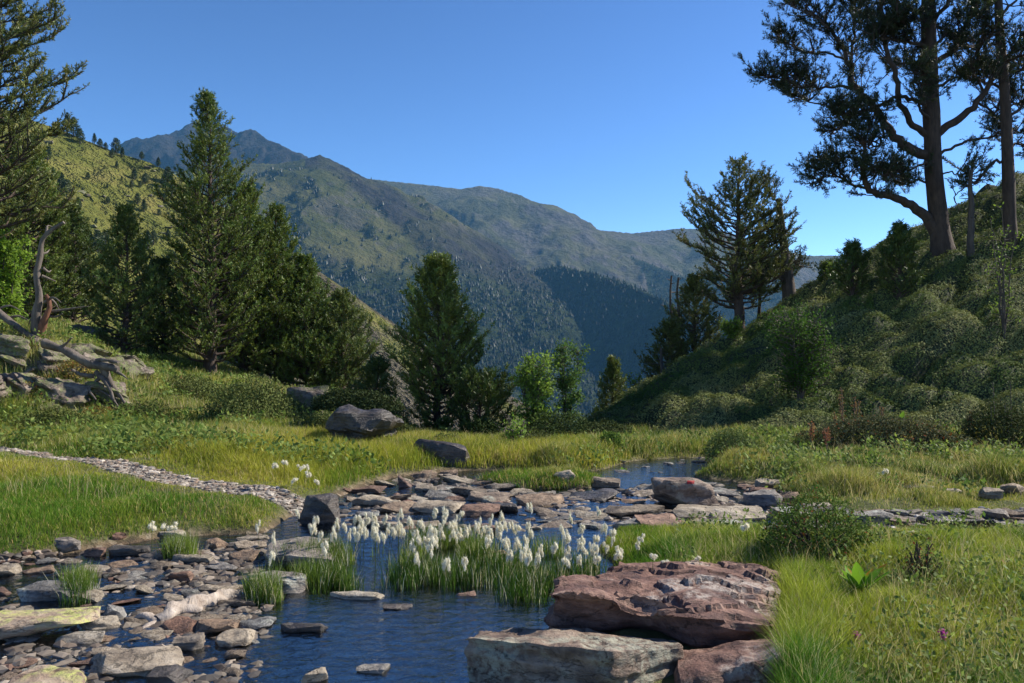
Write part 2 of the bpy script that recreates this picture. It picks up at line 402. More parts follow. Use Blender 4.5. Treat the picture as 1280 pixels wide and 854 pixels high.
def gz(x, y): return float(H(np.array([x]), np.array([y]))[0])
def hit(px, py, y0=2.0, y1=60):
    Y = np.geomspace(y0, y1, 900); x = (px-640)/F*Y; z = HC+(HY-py)/F*Y
    h = H(x, Y); k = np.argmax(z <= h)
    if not (z <= h).any(): return np.array([x[-1], Y[-1], h[-1]])
    return np.array([x[k], Y[k], h[k]])
def on(px, Y): x = (px-640)/F*Y; return np.array([x, Y, gz(x, Y)])

def grid(us, ys, hf):
    Yg, U = np.meshgrid(ys, us, indexing='ij'); X = U*(Yg+1.0)
    Z = hf(X, Yg); v = np.stack([X, Yg, Z], -1).reshape(-1, 3)
    nu = len(us); i = np.arange(len(ys)-1)[:, None]*nu; j = np.arange(nu-1)[None]
    f = np.stack([i+j, i+j+1, i+nu+j+1, i+nu+j], -1).reshape(-1, 4)
    return v, f, X, Yg, Z

# ground material (near)
def ground_mat():
    m, nt, out = newmat('meadow_ground')
    geo = N(nt, 'ShaderNodeNewGeometry')
    st = N(nt, 'ShaderNodeAttribute', attribute_name='bed').outputs['Fac']; hl = N(nt, 'ShaderNodeAttribute', attribute_name='hill').outputs['Fac']
    pa = N(nt, 'ShaderNodeAttribute', attribute_name='gravel').outputs['Fac']
    a = noise_node(nt, 2.5, 6, .65, vec=geo.outputs['Position']); b = noise_node(nt, 30, 5, .7, vec=geo.outputs['Position'])
    gr = ramp(nt, a.outputs['Fac'], [(.3, (.05, .065, .015)), (.5, (.09, .1, .025)), (.7, (.13, .12, .04))])
    hc = ramp(nt, b.outputs['Fac'], [(.35, (.02, .028, .01)), (.65, (.06, .07, .025))])
    c = mix(nt, hl, gr.outputs[0], hc.outputs[0])
    vo = N(nt, 'ShaderNodeTexVoronoi'); vo.inputs['Scale'].default_value = 16; L(nt, geo.outputs['Position'], vo.inputs['Vector'])
    vc = ramp(nt, N(nt, 'ShaderNodeSeparateColor').outputs[0], [(0, (0, 0, 0)), (1, (1, 1, 1))])
    sep = nt.nodes[-2] if False else [n for n in nt.nodes if n.bl_idname == 'ShaderNodeSeparateColor'][0]
    L(nt, vo.outputs['Color'], sep.inputs[0])
    peb = ramp(nt, sep.outputs[0], [(0, (.05, .035, .02)), (.4, (.13, .085, .045)), (.75, (.2, .14, .08)), (1, (.28, .22, .15))])
    c = mix(nt, st, c, mix(nt, .5, peb.outputs[0], ramp(nt, b.outputs['Fac'], [(.3, (.4,)*3), (.7, (1.3,)*3)]).outputs[0], 'MULTIPLY'))
    gv = ramp(nt, b.outputs['Fac'], [(.3, (.14, .12, .1)), (.7, (.36, .32, .28))])
    c = mix(nt, pa, c, gv.outputs[0])
    p = N(nt, 'ShaderNodeBsdfPrincipled'); p.inputs['Roughness'].default_value = .9; L(nt, c, p.inputs['Base Color'])
    bb = bump(nt, b.outputs['Fac'], .8, .04); bb = bump(nt, vo.outputs['Distance'], .4, .03, bb)
    L(nt, bb, p.inputs['Normal']); L(nt, p.outputs[0], out.inputs[0]); return m

ys = np.concatenate([np.geomspace(.6, 24, 420), np.geomspace(24.3, 72, 80)])
us = np.linspace(-1.25, 1.25, 640)
v, f, X, Yg, Z = grid(us, ys, H)
def bil(us_, ys_, Zg, x, y):
    u = np.clip((x/(y+1.0)-us_[0])/(us_[1]-us_[0]), 0, len(us_)-1.001); i = u.astype(int); fu = u-i
    j = np.clip(np.searchsorted(ys_, y, side='right')-1, 0, len(ys_)-2); fv = np.clip((y-ys_[j])/(ys_[j+1]-ys_[j]), 0, 1)
    return (Zg[j, i]*(1-fu)+Zg[j, i+1]*fu)*(1-fv)+(Zg[j+1, i]*(1-fu)+Zg[j+1, i+1]*fu)*fv
NEARG = (us, ys, Z.copy()); H_exact = H
def H(x, y):
    x = np.asarray(x, float); y = np.asarray(y, float); k = (y < 71) & (y > .61) & (np.abs(x/(y+1.0)) < 1.24)
    if k.all(): return bil(*NEARG, x, y)
    r = np.empty(x.shape); r[k] = bil(*NEARG, x[k], y[k]); r[~k] = H_exact(x[~k], y[~k]); return r
sdS = sdist(X, Yg, STREAM)
att = {'bed': (ss(.12, -.03, sdS)*ss(16, 14, Yg)).ravel(), 'hill': np.clip(hill_mask(X, Yg)+.0, 0, 1).ravel(),
       'gravel': np.clip(ss(.03, -.06, sdist(X, Yg, PATH)+.05*fbm2(X*3, Yg*3, 2, 5))+ss(.1, -.1, sdist(X, Yg, TRAIL)+.16*fbm2(X*3, Yg*3, 2, 6)), 0, 1).ravel()}
ground = mk('ground', v, [f], ground_mat(), attrs=att, smooth=True); tag(ground, kind='structure')

# far terrain
def mountain_mat():
    m, nt, out = newmat('mountain_slopes')
    geo = N(nt, 'ShaderNodeNewGeometry'); P = geo.outputs['Position']
    A = lambda n: N(nt, 'ShaderNodeAttribute', attribute_name=n).outputs['Fac']
    big = noise_node(nt, .006, 8, .62, vec=P); sm = noise_node(nt, .05, 6, .7, vec=P)
    gr = ramp(nt, big.outputs['Fac'], [(.35, (.05, .06, .016)), (.5, (.088, .092, .03)), (.65, (.13, .122, .05))])
    rk = ramp(nt, sm.outputs['Fac'], [(.35, (.045, .042, .038)), (.65, (.13, .12, .108))])
    fr = ramp(nt, sm.outputs['Fac'], [(.35, (.016, .026, .01)), (.65, (.045, .06, .022))])
    sl = ramp(nt, sm.outputs['Fac'], [(.35, (.018, .018, .02)), (.65, (.05, .047, .045))])
    c = mix(nt, A('rock'), gr.outputs[0], rk.outputs[0]); c = mix(nt, A('forest'), c, fr.outputs[0]); c = mix(nt, A('slate'), c, sl.outputs[0])
    # the near hillside: finer grass, bare patches, pale stones
    h1 = noise_node(nt, .09, 8, .65, vec=P); h2 = noise_node(nt, .8, 6, .7, vec=P)
    hg = ramp(nt, h1.outputs['Fac'], [(.3, (.085, .105, .02)), (.5, (.155, .16, .036)), (.7, (.22, .19, .06))])
    hg2 = mix(nt, .5, hg.outputs[0], ramp(nt, h2.outputs['Fac'], [(.3, (.5,)*3), (.7, (1.3,)*3)]).outputs[0], 'MULTIPLY')
    hr = ramp(nt, h2.outputs['Fac'], [(.4, (.04, .04, .022)), (.6, (.14, .118, .085))])
    hc = mix(nt, A('rock'), hg2, hr.outputs[0]); c = mix(nt, A('hillside'), c, hc)
    p = N(nt, 'ShaderNodeBsdfPrincipled'); p.inputs['Roughness'].default_value = .95; p.inputs['Specular IOR Level'].default_value = .1; L(nt, c, p.inputs['Base Color'])
    b = bump(nt, sm.outputs['Fac'], 1, 22); L(nt, b, p.inputs['Normal'])
    L(nt, p.outputs[0], out.inputs[0]); return m
ys2 = np.concatenate([np.geomspace(68, 150, 60), np.geomspace(151, 330, 260), np.geomspace(332, 900, 60), np.geomspace(905, 4600, 480)])
us2 = np.linspace(-1.0, 1.0, 1150)
v, f, X, Yg, Z = grid(us2, ys2, H_exact)
Kf = far_h(X, Yg, True)[1]
gy, gx = np.gradient(Z); dX = us2[1]-us2[0]
dzdx = gx/(dX*(Yg+1)); dy = np.gradient(ys2)[:, None]; dzdy = gy/dy-dzdx*np.gradient(X, axis=0)/dy
slope = np.hypot(dzdx, dzdy)
nz = fbm2(X/160, Yg/160, 6, 90, .6); nzf = fbm2(X/14, Yg/14, 4, 95, .6)
hillm = (Kf == 0)*1.0
rockm = .8*ss(.8, 1.15, slope+nz*.35)
rockm = np.where(Kf >= 5, np.clip(rockm+.25+ss(-.2, .35, nz)*.6, 0, 1), rockm)
rockm = np.where(Kf == 0, np.clip(ss(1.5, 2.0, slope+.9*nzf)+ss(-.34, -.29, X/(Yg+1e-3))*ss(-.5, .1, nzf), 0, 1), rockm)
rockm = np.where(Kf == 2, np.clip(rockm*.8+ss(620, 800, Z)*0, 0, 1), rockm)
tl = np.select([Kf == 2, Kf == 3, Kf == 4, Kf >= 5], [150, 190, 400, 60], 150)
tl = np.where(Kf >= 6, 250, tl)   # tree line
forest = ss(40, -40, Z-tl-nz*130)*(hillm == 0)*(Kf != 1)
forest = np.maximum(forest, ((Kf == 2) | (Kf == 3))*ss(-.05, .25, dzdx+.35*nz)*ss(430, 340, Z+nz*60))
slate = (Kf == 1)*1.0
slate = np.maximum(slate, (Kf == 2)*(.55+.45*ss(-.25, .1, nz))*ss(75, 35, np.abs(dzdx*0+0)+0*Z+np.minimum(1e3, np.abs(np.interp(X/Yg, RIDGES[2][0][:, 0]/RIDGES[2][0][:, 1], RIDGES[2][0][:, 2])-Z)))*(X/Yg > -.26))
mt = mk('hills', v, [f], mountain_mat(), smooth=True, attrs={'rock': rockm.ravel(), 'forest': forest.ravel(), 'slate': slate.ravel(), 'hillside': hillm.ravel()})
tag(mt, kind='structure')
FAR = (X, Yg, Z, forest, Kf)

# far woods: thousands of small crowns in one mass
def cone_field(pos, hgt, wid, seed):
    r = np.random.default_rng(seed); n = len(pos); k = 5
    th = (np.arange(k)/k*2*PI)[None]+r.uniform(0, 6, (n, 1))
    rr = wid[:, None]*r.uniform(.7, 1.2, (n, k))
    ring = np.stack([pos[:, 0, None]+rr*np.cos(th), pos[:, 1, None]+rr*np.sin(th), pos[:, 2, None]+hgt[:, None]*r.uniform(.05, .35, (n, k))], -1)
    top = pos+np.stack([r.normal(0, .1, n)*wid, 0*hgt, hgt], -1)
    v = np.concatenate([ring, top[:, None]], 1).reshape(-1, 3)
    b = np.arange(n)[:, None]*(k+1)
    f = np.concatenate([np.stack([b[:, 0]+q, b[:, 0]+(q+1) % k, b[:, 0]+k], -1) for q in range(k)])
    cc = np.array([.018, .028, .011])*r.uniform(.6, 1.6, (n, 1))*np.array([1.1, 1, .9])**r.uniform(-1, 2, (n, 1))
    return v, f, np.repeat(cc, k+1, 0)
r_ = np.random.default_rng(3)
n = 210000
Yc = np.exp(r_.uniform(math.log(950), math.log(3400), n)); Xc = r_.uniform(-.72, .62, n)*Yc
fi = np.clip(((np.searchsorted(ys2, Yc))), 1, len(ys2)-1); ui = np.clip(np.searchsorted(us2, Xc/(Yc+1)), 1, len(us2)-1)
pr = forest[fi, ui]*.8+.012*(Kf[fi, ui] > 1)*(Z[fi, ui] < 330)
cl = ss(-.35, .3, fbm2(Xc/60, Yc/60, 3, 44))
keep = (r_.random(n) < pr*(.25+.75*cl)) & (Kf[fi, ui] > 0)
Xc, Yc = Xc[keep], Yc[keep]; Zc = bil(us2, ys2, Z, Xc, Yc)-1
hg = 3+7*r_.random(len(Xc))**1.6; v, f, c = cone_field(np.stack([Xc, Yc, Zc], -1), hg, hg*.3, 8)
o = mk('far_forest', v, [f], M['needle'], col=c); tag(o, 'dark conifer forest covering the lower slopes of the far mountains', 'forest', kind='stuff')
print('far trees', len(Xc))

# ------------------------------------------------------------------ trees
def perp(D, phi):
    up = np.where(np.abs(D[:, 2:3]) < .9, np.array([[0, 0, 1.]]), np.array([[1., 0, 0]]))
    a = norm(np.cross(D, up)); b = np.cross(D, a)
    return a*np.cos(phi)[:, None]+b*np.sin(phi)[:, None]
def tufts(g, P, D, tl, nn, nl, w, base, r, var=.35):
    """bottle brush needle tufts at P along D"""
    P = np.asarray(P); D = norm(np.asarray(D)); n = len(P)
    sc = r.uniform(.7, 1.25, n)
    tone = np.array(base)[None]*(1+var*r.uniform(-1, 1, (n, 1)))*np.array([1.12, 1, .85])[None]**(r.uniform(-1, 1.6, (n, 1)))
    P = np.repeat(P, nn, 0); D = np.repeat(D, nn, 0); sc = np.repeat(sc, nn); tone = np.repeat(tone, nn, 0)
    m = len(P); t = r.random(m); q = perp(D, r.uniform(0, 2*PI, m))
    root = P+D*(t*tl*sc)[:, None]
    d = norm(D*r.uniform(.35, 1.0, m)[:, None]+q*.8+np.array([0, 0, .12]))
    s = norm(np.cross(d, r.normal(size=(m, 3))))
    ln = (nl*sc*r.uniform(.7, 1.1, m))[:, None]; ww = w*sc[:, None]
    v = np.stack([root-s*ww*.35, root+s*ww*.35, root+d*ln*.6+s*ww*.5, root+d*ln, root+d*ln*.6-s*ww*.5], 1).reshape(-1, 3)
    b = np.arange(m)*5
    f5 = np.stack([b, b+1, b+2, b+3, b+4], -1)
    g.add(v, [f5], np.repeat(tone, 5, 0))

NG = 2.0
def conifer(Ht, prof, seed, trunk_r=None, t0=.035, gap=.22, base=(.045, .075, .02), up=(.15, .9), nb=5, lean=0, spacing=.07, tl=.12, nn=15, nl=.078, w=.015, dead=0, thin=1., sub=.42, sag=0, clumpy=0):
    """mountain pine: prof = crown radius (m) at relative heights; returns geos trunk, branches, crown"""
    r = np.random.default_rng(seed); T, B, C = Geo(), Geo(), Geo()
    tr = trunk_r or Ht*.018+.02
    nT = 14; tt = np.linspace(0, 1, nT)
    wob = np.cumsum(r.normal(0, .012, (nT, 2)), 0)*Ht*.4
    tp = np.stack([wob[:, 0]+lean*Ht*tt**1.5, wob[:, 1], tt*Ht], -1); tp[0, :2] = 0
    tp[0, 2] = -.15
    tube(T, tp, tr*(1-tt*.93)+np.where(tt < .05, tr*.35, 0), 9, wob=.12, seed=seed)
    P, D = [], []
    z = t0*Ht
    pt, pr = zip(*prof)
    while z < Ht*.985:
        t = z/Ht; R = np.interp(t, pt, pr)
        k = max(2, int(round(nb*r.uniform(.7, 1.2)*thin)))
        a0 = r.uniform(0, 2*PI)
        ox = np.array([np.interp(t, tt, tp[:, 0]), np.interp(t, tt, tp[:, 1]), z])
        for j in range(k):
            az = a0+j/k*2*PI+r.normal(0, .25)
            Lb = R*r.uniform(.62, 1.18)
            if clumpy: Lb *= .6+.7*(noise3(np.array([[math.cos(az)*1.6, math.sin(az)*1.6, z/Ht*7+seed]]), 5)[0]*.5+.5)*clumpy
            if Lb < .05: continue
            el = up[0]+(up[1]-up[0])*t**1.3+r.normal(0, .1)
            dh = np.array([math.cos(az), math.sin(az), 0])
            s = np.linspace(0, 1, 7)[:, None]
            br = ox+dh*Lb*s*math.cos(el*.7)+np.array([0, 0, 1])*Lb*(math.sin(el)*s*.75-sag*s+(.28+sag)*s**2.2)
            br[1:] += r.normal(0, .02*Lb, (6, 3))
            rb = max(.006, tr*.34*(1-t)*(Lb/max(pr))**.5+.004)
            tube(B, br, rb*(1-.8*s[:, 0]), 4)
            isdead = r.random() < dead
            # leader tufts
            nS = max(3, int(Lb/spacing)); fr0 = .3 if t < .75 else .05
            def along(line, f0, n):
                q = np.linspace(f0, 1, n); i = q*(len(line)-1); i0 = np.clip(i.astype(int), 0, len(line)-2)
                p = line[i0]+(line[i0+1]-line[i0])*(i-i0)[:, None]; d = norm(line[i0+1]-line[i0]); return p, d
            if not isdead:
                p, d = along(br, max(fr0, .5), max(2, int(nS*.6))); P.append(p); D.append(d+np.array([0, 0, .25]))
            # twigs
            nt_ = int(max(2, Lb/.16)*1.3)
            for q in range(nt_):
                sfr = r.uniform(fr0, .97); i = sfr*6; i0 = min(int(i), 5); p0 = br[i0]+(br[i0+1]-br[i0])*(i-i0)
                dd = norm(br[i0+1]-br[i0]); side = 1 if q % 2 else -1
                lat = norm(np.cross(dd, [0, 0, 1.]))*side
                Lt = Lb*sub*(1-.55*sfr)*r.uniform(.5, 1.15)+.05
                td = norm(dd*.75+lat*r.uniform(.2, .9)+np.array([0, 0, r.uniform(-.1, .55)]))
                u = np.linspace(0, 1, 4)[:, None]
                tw = p0+td*Lt*u+np.array([0, 0, 1])*Lt*.22*u**2
                tube(B, tw, rb*.32*(1-.6*u[:, 0])+.002, 3)
                if isdead: continue
                m_ = max(2, int(Lt*.85/spacing)); p, d = along(tw, .25, m_); P.append(p); D.append(d+r.normal(0, .25, d.shape)+np.array([0, 0, .2]))
        z += gap*(1-.45*t)*r.uniform(.75, 1.25)*max(.5, Ht/7)
    # leader
    p = np.stack([tp[-1]+np.array([0, 0, -q*.07]) for q in range(4)]); P.append(p); D.append(np.tile([0, 0, 1.], (4, 1)))
    P = np.concatenate(P); D = np.concatenate(D)
    tufts(C, P, D, tl, nn, nl, w, tuple(b*NG*q_ for b, q_ in zip(base, (1.15, .97, .75))), r)
    return T, B, C

def place_tree(name, loc, geos, label, cat='pine tree', group=None, mats=('bark', 'bark', 'needle'), rz=0):
    e = empty(name, loc, label, cat, group, rz)
    k = [geos[0].build('trunk', M[mats[0]], e, smooth=True)]
    if geos[1].n: k.append(geos[1].build('branches', M[mats[1]], e, smooth=True))
    if geos[2].n: k.append(geos[2].build('crown', M[mats[2]], e))
    return e, k

GR = 'pines around the meadow'
G_ = (.05, .085, .02); GD = (.03, .055, .016)
def pine_at(px, Y, top, width, seed, label, group=None, prof=None, **kw):
    b = on(px, Y); zt = HC+(HY-top)/F*Y; Ht = zt-b[2]; R = width/2/F*Y
    pf = prof or [(0, .75), (.15, .95), (.4, .9), (.65, .62), (.85, .33), (1, .08)]
    g = conifer(Ht, [(a, c*R) for a, c in pf], seed, **kw)
    nt_ = sum(len(x) for x in g[2].v)
    e, k = place_tree('pine_tree', b, g, label, group=group or GR)
    return e
pine_at(262, 20, 117, 150, 1, 'tallest dense pine left of centre with a pointed top', prof=[(0, .8), (.12, .95), (.3, 1.0), (.5, .85), (.62, .72), (.78, .42), (.9, .24), (1, .06)], trunk_r=.15, gap=.2, base=G_, clumpy=.8, nb=6, spacing=.08, t0=.05)
pine_at(305, 21.5, 235, 100, 2, 'shorter pine merging with the right flank of the tallest left pine', base=G_, nb=6)
pine_at(345, 22, 262, 110, 3, 'dark pine right of the tallest left pine with a rounded shoulder', base=G_, nb=6)
pine_at(385, 22, 325, 100, 4, 'pine in the descending row between the tallest left pine and the gap', base=(.045, .08, .02), nb=6)
pine_at(428, 22.5, 368, 95, 5, 'last and shortest pine on the right end of the left row', base=(.05, .08, .025), nb=6)
pine_at(155, 19, 262, 92, 6, 'slender open pine between the grey snag and the tallest left pine', base=(.045, .08, .025), thin=.8, nb=5)
pine_at(205, 21, 330, 90, 7, 'low shaded pine filling the gap left of the tallest pine', base=GD)
pine_at(95, 23, 262, 80, 8, 'dark narrow pine behind the twisted grey snag', base=GD)
pine_at(35, 20, 175, 120, 9, 'broad dark pine at the left edge behind the yellow green bush', base=G_, nb=6)
pine_at(-25, 16, -140, 205, 10, 'tall pine cut by the left edge with open upper branches against the sky', base=(.06, .085, .03), prof=[(0, .7), (.3, .95), (.5, .9), (.62, 1.0), (.75, 1.), (.85, .8), (1, .5)], nb=5, clumpy=1.0, trunk_r=.2, up=(.05, .5), gap=.26, t0=.2)
pine_at(545, 15, 326, 118, 11, 'lone pine in the centre standing against the dark valley', base=(.055, .09, .025), nb=6, clumpy=.9, trunk_r=.08, prof=[(0, .3), (.12, .62), (.3, .95), (.42, 1.0), (.62, .75), (.8, .45), (.93, .22), (1, .07)])
pine_at(600, 14, 478, 85, 12, 'low dark bushy pine at the foot of the lone central pine', base=GD, nb=6, prof=[(0, .9), (.3, 1), (.6, .9), (.85, .55), (1, .2)], up=(.4, 1.1))
pine_at(468, 16.5, 455, 60, 13, 'small dark pine beside the boulder left of the lone pine', base=GD)
pine_at(765, 24, 452, 46, 14, 'small pointed pine at the foot of the right slope', base=(.06, .095, .03), trunk_r=.05)
pine_at(925, 20.5, 205, 118, 15, 'tall open pine on the left shoulder of the right slope', base=(.05, .07, .025), thin=.75, clumpy=1.1, trunk_r=.15, t0=.17, up=(0, .7), gap=.25, prof=[(0, .3), (.15, .8), (.35, 1), (.6, .95), (.8, .6), (1, .12)])
pine_at(868, 21, 350, 76, 16, 'ragged pine beside the two bare poles on the right slope', base=(.045, .065, .022), thin=.8, clumpy=1.1)
pine_at(838, 20, 405, 64, 17, 'stunted pine lowest on the crest of the right slope', base=(.04, .06, .02), thin=.9, clumpy=1)
pine_at(1065, 18.2, 310, 48, 18, 'small spiky young pine on the right slope left of the other young one', base=GD, up=(.5, 1.2), trunk_r=.05)
pine_at(1124, 17.6, 286, 56, 19, 'young pine on the right slope just left of the great pine trunk', base=GD, up=(.5, 1.2), trunk_r=.055)
pine_at(1034, 20.3, 333, 26, 20, 'tiny pine tip peeping over the right crest', base=GD, up=(.5, 1.2), trunk_r=.03)
pine_at(948, 22.5, 300, 90, 23, 'dark crown behind the open pine and the leaning dead topped pine', base=GD, thin=.9, clumpy=1, t0=.3)
print('pines done')

# --- trees grown along drawn limbs (old pines, snags)
def limb_tree(limbs, seed, Yd, twig=.7, base=(.045, .06, .025), spacing=.1, bare=False, dens=1.0):
    r = np.random.default_rng(seed); B, C = Geo(), Geo(); P, D = [], []
    for pts, r0, r1, fol, st in limbs:
        pl = resample(np.array(pts), max(8, len(pts)*4)); n = len(pl)
        rad = np.linspace(r0, r1, n)*.8; pl[2:] += r.normal(0, .02, (n-2, 3)); tube(B, pl, rad, 7, wob=.1, seed=seed)
        ln = np.linalg.norm(np.diff(pl, axis=0), axis=1).sum()
        nt_ = int(ln*fol*7*dens)
        for q in range(nt_):
            sfr = st+(1-st)*r.random()**.8; i = sfr*(n-1); i0 = min(int(i), n-2); p0 = pl[i0]+(pl[i0+1]-pl[i0])*(i-i0)
            dd = norm(pl[i0+1]-pl[i0]); dv = norm(r.normal(size=3)*np.array([1, 1, .6]))
            td = norm(dd*.6+dv+np.array([0, 0, .25])); Lt = twig*r.uniform(.35, 1.1)*(1.15-.45*sfr)
            u = np.linspace(0, 1, 5)[:, None]; tw = p0+td*Lt*u+np.array([0, 0, 1])*Lt*.3*u**2+r.normal(0, .02, (5, 3))*u
            tube(B, tw, .018*(1-.75*u[:, 0]), 4)
            for w_ in range(int(5*Lt/.5)+1):
                s2 = r.uniform(.35, 1); j = s2*4; j0 = min(int(j), 3); p1 = tw[j0]+(tw[j0+1]-tw[j0])*(j-j0)
                d2 = norm(norm(tw[j0+1]-tw[j0])+r.normal(size=3)*.7+np.array([0, 0, .25])); L2 = Lt*r.uniform(.2, .45)
                t2 = p1+d2*L2*np.linspace(0, 1, 3)[:, None]; tube(B, t2, .005, 3)
                if bare: continue
                m_ = max(1, int(L2/spacing)); q_ = np.linspace(.4, 1, m_+1)[:, None]; P.append(p1+d2*L2*q_); D.append(np.repeat((d2+np.array([0, 0, .2]))[None], m_+1, 0))
            if not bare: P.append(tw[2:]); D.append(np.repeat((td+np.array([0, 0, .3]))[None], 3, 0))
    if P: tufts(C, np.concatenate(P), np.concatenate(D), .12, 15, .075, .011, base, r)
    return B, C
def LP(org, Y, pts, dy=None):
    """photo outline of a limb -> points relative to the tree foot, with its own depth run"""
    out = []; n = len(pts)
    for i, (px, py) in enumerate(pts):
        out.append(V(px, py, Y+(dy or 0)*(i/(n-1))**1.2)-org)
    return out
Yb = 19.0; ob = on(1180, Yb); ob[2] -= .1
TK = [ob*0, *LP(ob, Yb, [(1174, 285), (1169, 240), (1166, 190), (1164, 130), (1162, 60), (1160, 0), (1158, -70), (1156, -140)])]
LB = [
 (LP(ob, Yb, [(1170, 292), (1155, 268), (1132, 252), (1108, 244), (1086, 236), (1079, 216), (1080, 192), (1083, 168)], -.8), .17, .04, .9, .5),
 (LP(ob, Yb, [(1086, 236), (1068, 232), (1050, 222), (1030, 222), (1014, 232)], -.6), .045, .015, 2.2, .15),
 (LP(ob, Yb, [(1080, 205), (1060, 196), (1040, 200), (1020, 214)], .5), .04, .012, 2.3, .2),
 (LP(ob, Yb, [(1166, 195), (1140, 188), (1118, 172), (1100, 145), (1082, 122), (1066, 104), (1062, 82), (1052, 58), (1036, 35), (1012, 14)], 1.0), .16, .03, 1.1, .45),
 (LP(ob, Yb+.5, [(1076, 112), (1050, 108), (1022, 110), (995, 106), (968, 96), (950, 94)], -.4), .05, .012, 2.6, .35),
 (LP(ob, Yb+.5, [(1060, 118), (1030, 130), (1005, 124), (985, 112)], .9), .035, .012, 2.2, .4),
 (LP(ob, Yb+.8, [(1060, 76), (1035, 66), (1005, 64), (984, 54), (972, 46)], .6), .04, .012, 2.0, .35),
 (LP(ob, Yb, [(1163, 138), (1140, 124), (1122, 122), (1098, 134), (1072, 142), (1045, 148)], -1.2), .07, .02, 2.0, .4),
 (LP(ob, Yb, [(1160, 170), (1136, 150), (1124, 122), (1118, 90), (1108, 62), (1104, 25), (1100, -20), (1095, -70)], -.9), .1, .03, 1.4, .4),
 (LP(ob, Yb+.6, [(1062, 90), (1066, 50), (1070, 10), (1066, -40)], .8), .05, .02, 2.2, .2),
 (LP(ob, Yb+.6, [(1036, 35), (1020, 22), (1000, 12), (985, 2)], .8), .03, .012, 2.4, .1),
 (LP(ob, Yb, [(1162, 60), (1135, 52), (1110, 50), (1085, 40)], -1), .06, .02, 2.4, .2),
 (LP(ob, Yb, [(1160, 20), (1130, 8), (1100, -8), (1060, -20)], 1), .06, .02, 2.6, .2),
 (LP(ob, Yb, [(1170, 168), (1195, 150), (1222, 128), (1240, 100), (1262, 66), (1280, 40)], -.8), .13, .03, 1.2, .4),
 (LP(ob, Yb, [(1166, 80), (1190, 62), (1208, 30), (1222, -10), (1230, -60)], .8), .09, .03, 1.9, .25),
 (LP(ob, Yb, [(1164, 30), (1180, 10), (1195, -30), (1200, -70)], -1), .07, .03, 2.6, .1),
 (LP(ob, Yb, [(1170, 195), (1195, 182), (1230, 172), (1262, 168), (1290, 160)], .5), .05, .012, 1.2, .4),
 (LP(ob, Yb, [(1172, 215), (1158, 205), (1140, 210), (1118, 215), (1100, 222)], -1.2), .04, .012, 1.8, .35),
 (LP(ob, Yb, [(1165, 150), (1150, 138), (1152, 110), (1150, 90)], -1.5), .05, .015, 2.2, .3),
 (LP(ob, Yb, [(1168, 110), (1192, 98), (1225, 96), (1245, 90)], 1.2), .05, .015, 1.9, .35),
 (LP(ob, Yb, [(1166, 90), (1150, 78), (1128, 80), (1110, 90)], 1.2), .05, .015, 2.4, .2),
 (LP(ob, Yb, [(1166, 60), (1186, 42), (1200, 48), (1216, 60)], .6), .05, .015, 2.6, .15),
 (LP(ob, Yb, [(1165, 40), (1145, 22), (1130, 30), (1120, 15)], -1.2), .05, .015, 2.6, .1),
 (LP(ob, Yb, [(1222, 128), (1240, 140), (1262, 132), (1285, 125)], .6), .04, .012, 2.0, .2),
 (LP(ob, Yb, [(1250, 85), (1270, 90), (1290, 80)], .6), .04, .012, 2.4, .1),
 (LP(ob, Yb, [(1230, 115), (1215, 85), (1222, 60), (1240, 45)], -.6), .04, .012, 2.4, .2),
 (LP(ob, Yb, [(1082, 122), (1060, 140), (1050, 160), (1030, 165)], .9), .035, .012, 2.0, .4),
 (LP(ob, Yb, [(1100, 145), (1104, 170), (1090, 185), (1075, 178)], -.9), .035, .012, 1.8, .3),
 (LP(ob, Yb, [(1170, 235), (1150, 226), (1130, 230), (1112, 222)], .9), .04, .012, 1.9, .3),
 (LP(ob, Yb, [(1170, 225), (1186, 215), (1204, 222), (1215, 215)], .3), .03, .01, 1.6, .4),
 (LP(ob, Yb, [(1163, 5), (1180, -20), (1150, -50), (1120, -60)], -.9), .05, .015, 3.0, .1),
]
e = empty('pine_tree', ob, 'great spreading old pine with heavy twisted limbs on the right slope', 'pine tree')
T = Geo(); tk = resample(TK, 26); tube(T, tk, np.interp(np.arange(26), [0, 1.5, 5, 14, 25], [.34, .225, .195, .165, .1]), 12, wob=.14, seed=4); T.build('trunk', M['bark'], e, smooth=True)
B, C = limb_tree(LB, 5, Yb, dens=1.15, base=(.038, .052, .022)); B.build('branches', M['bark'], e, smooth=True); C.build('crown', M['needle'], e)
# second pine at the right edge
o2 = on(1264, 18.6); Y2 = 18.6
e = empty('pine_tree', o2, 'thinner pine at the right edge behind the great old pine', 'pine tree')
T = Geo(); tk = resample([o2*0-np.array([0, 0, .2]), *LP(o2, Y2, [(1260, 215), (1258, 160), (1255, 100), (1250, 40), (1246, -40), (1243, -110)])], 20); tube(T, tk, np.linspace(.15, .07, 20), 10, wob=.12, seed=9); T.build('trunk', M['bark'], e, smooth=True)
LB2 = [(LP(o2, Y2, [(1258, 200), (1243, 202), (1232, 215), (1222, 228), (1205, 235), (1190, 248)], .3), .05, .012, .8, .4),
       (LP(o2, Y2, [(1257, 150), (1275, 135), (1300, 120), (1330, 110)], .3), .05, .015, 2.0, .2),
       (LP(o2, Y2, [(1257, 120), (1240, 105), (1215, 100), (1195, 92)], .8), .05, .015, 2.2, .3),
       (LP(o2, Y2, [(1254, 80), (1275, 70), (1300, 60)], -.5), .05, .015, 2.2, .2), (LP(o2, Y2, [(1252, 50), (1235, 30), (1220, 5)], -.5), .05, .015, 2.5, .2),
       (LP(o2, Y2, [(1250, 20), (1270, 0), (1290, -20)], .5), .05, .015, 2.5, .2), (LP(o2, Y2, [(1258, 185), (1275, 180), (1300, 190)], .5), .04, .012, 1.8, .2)]
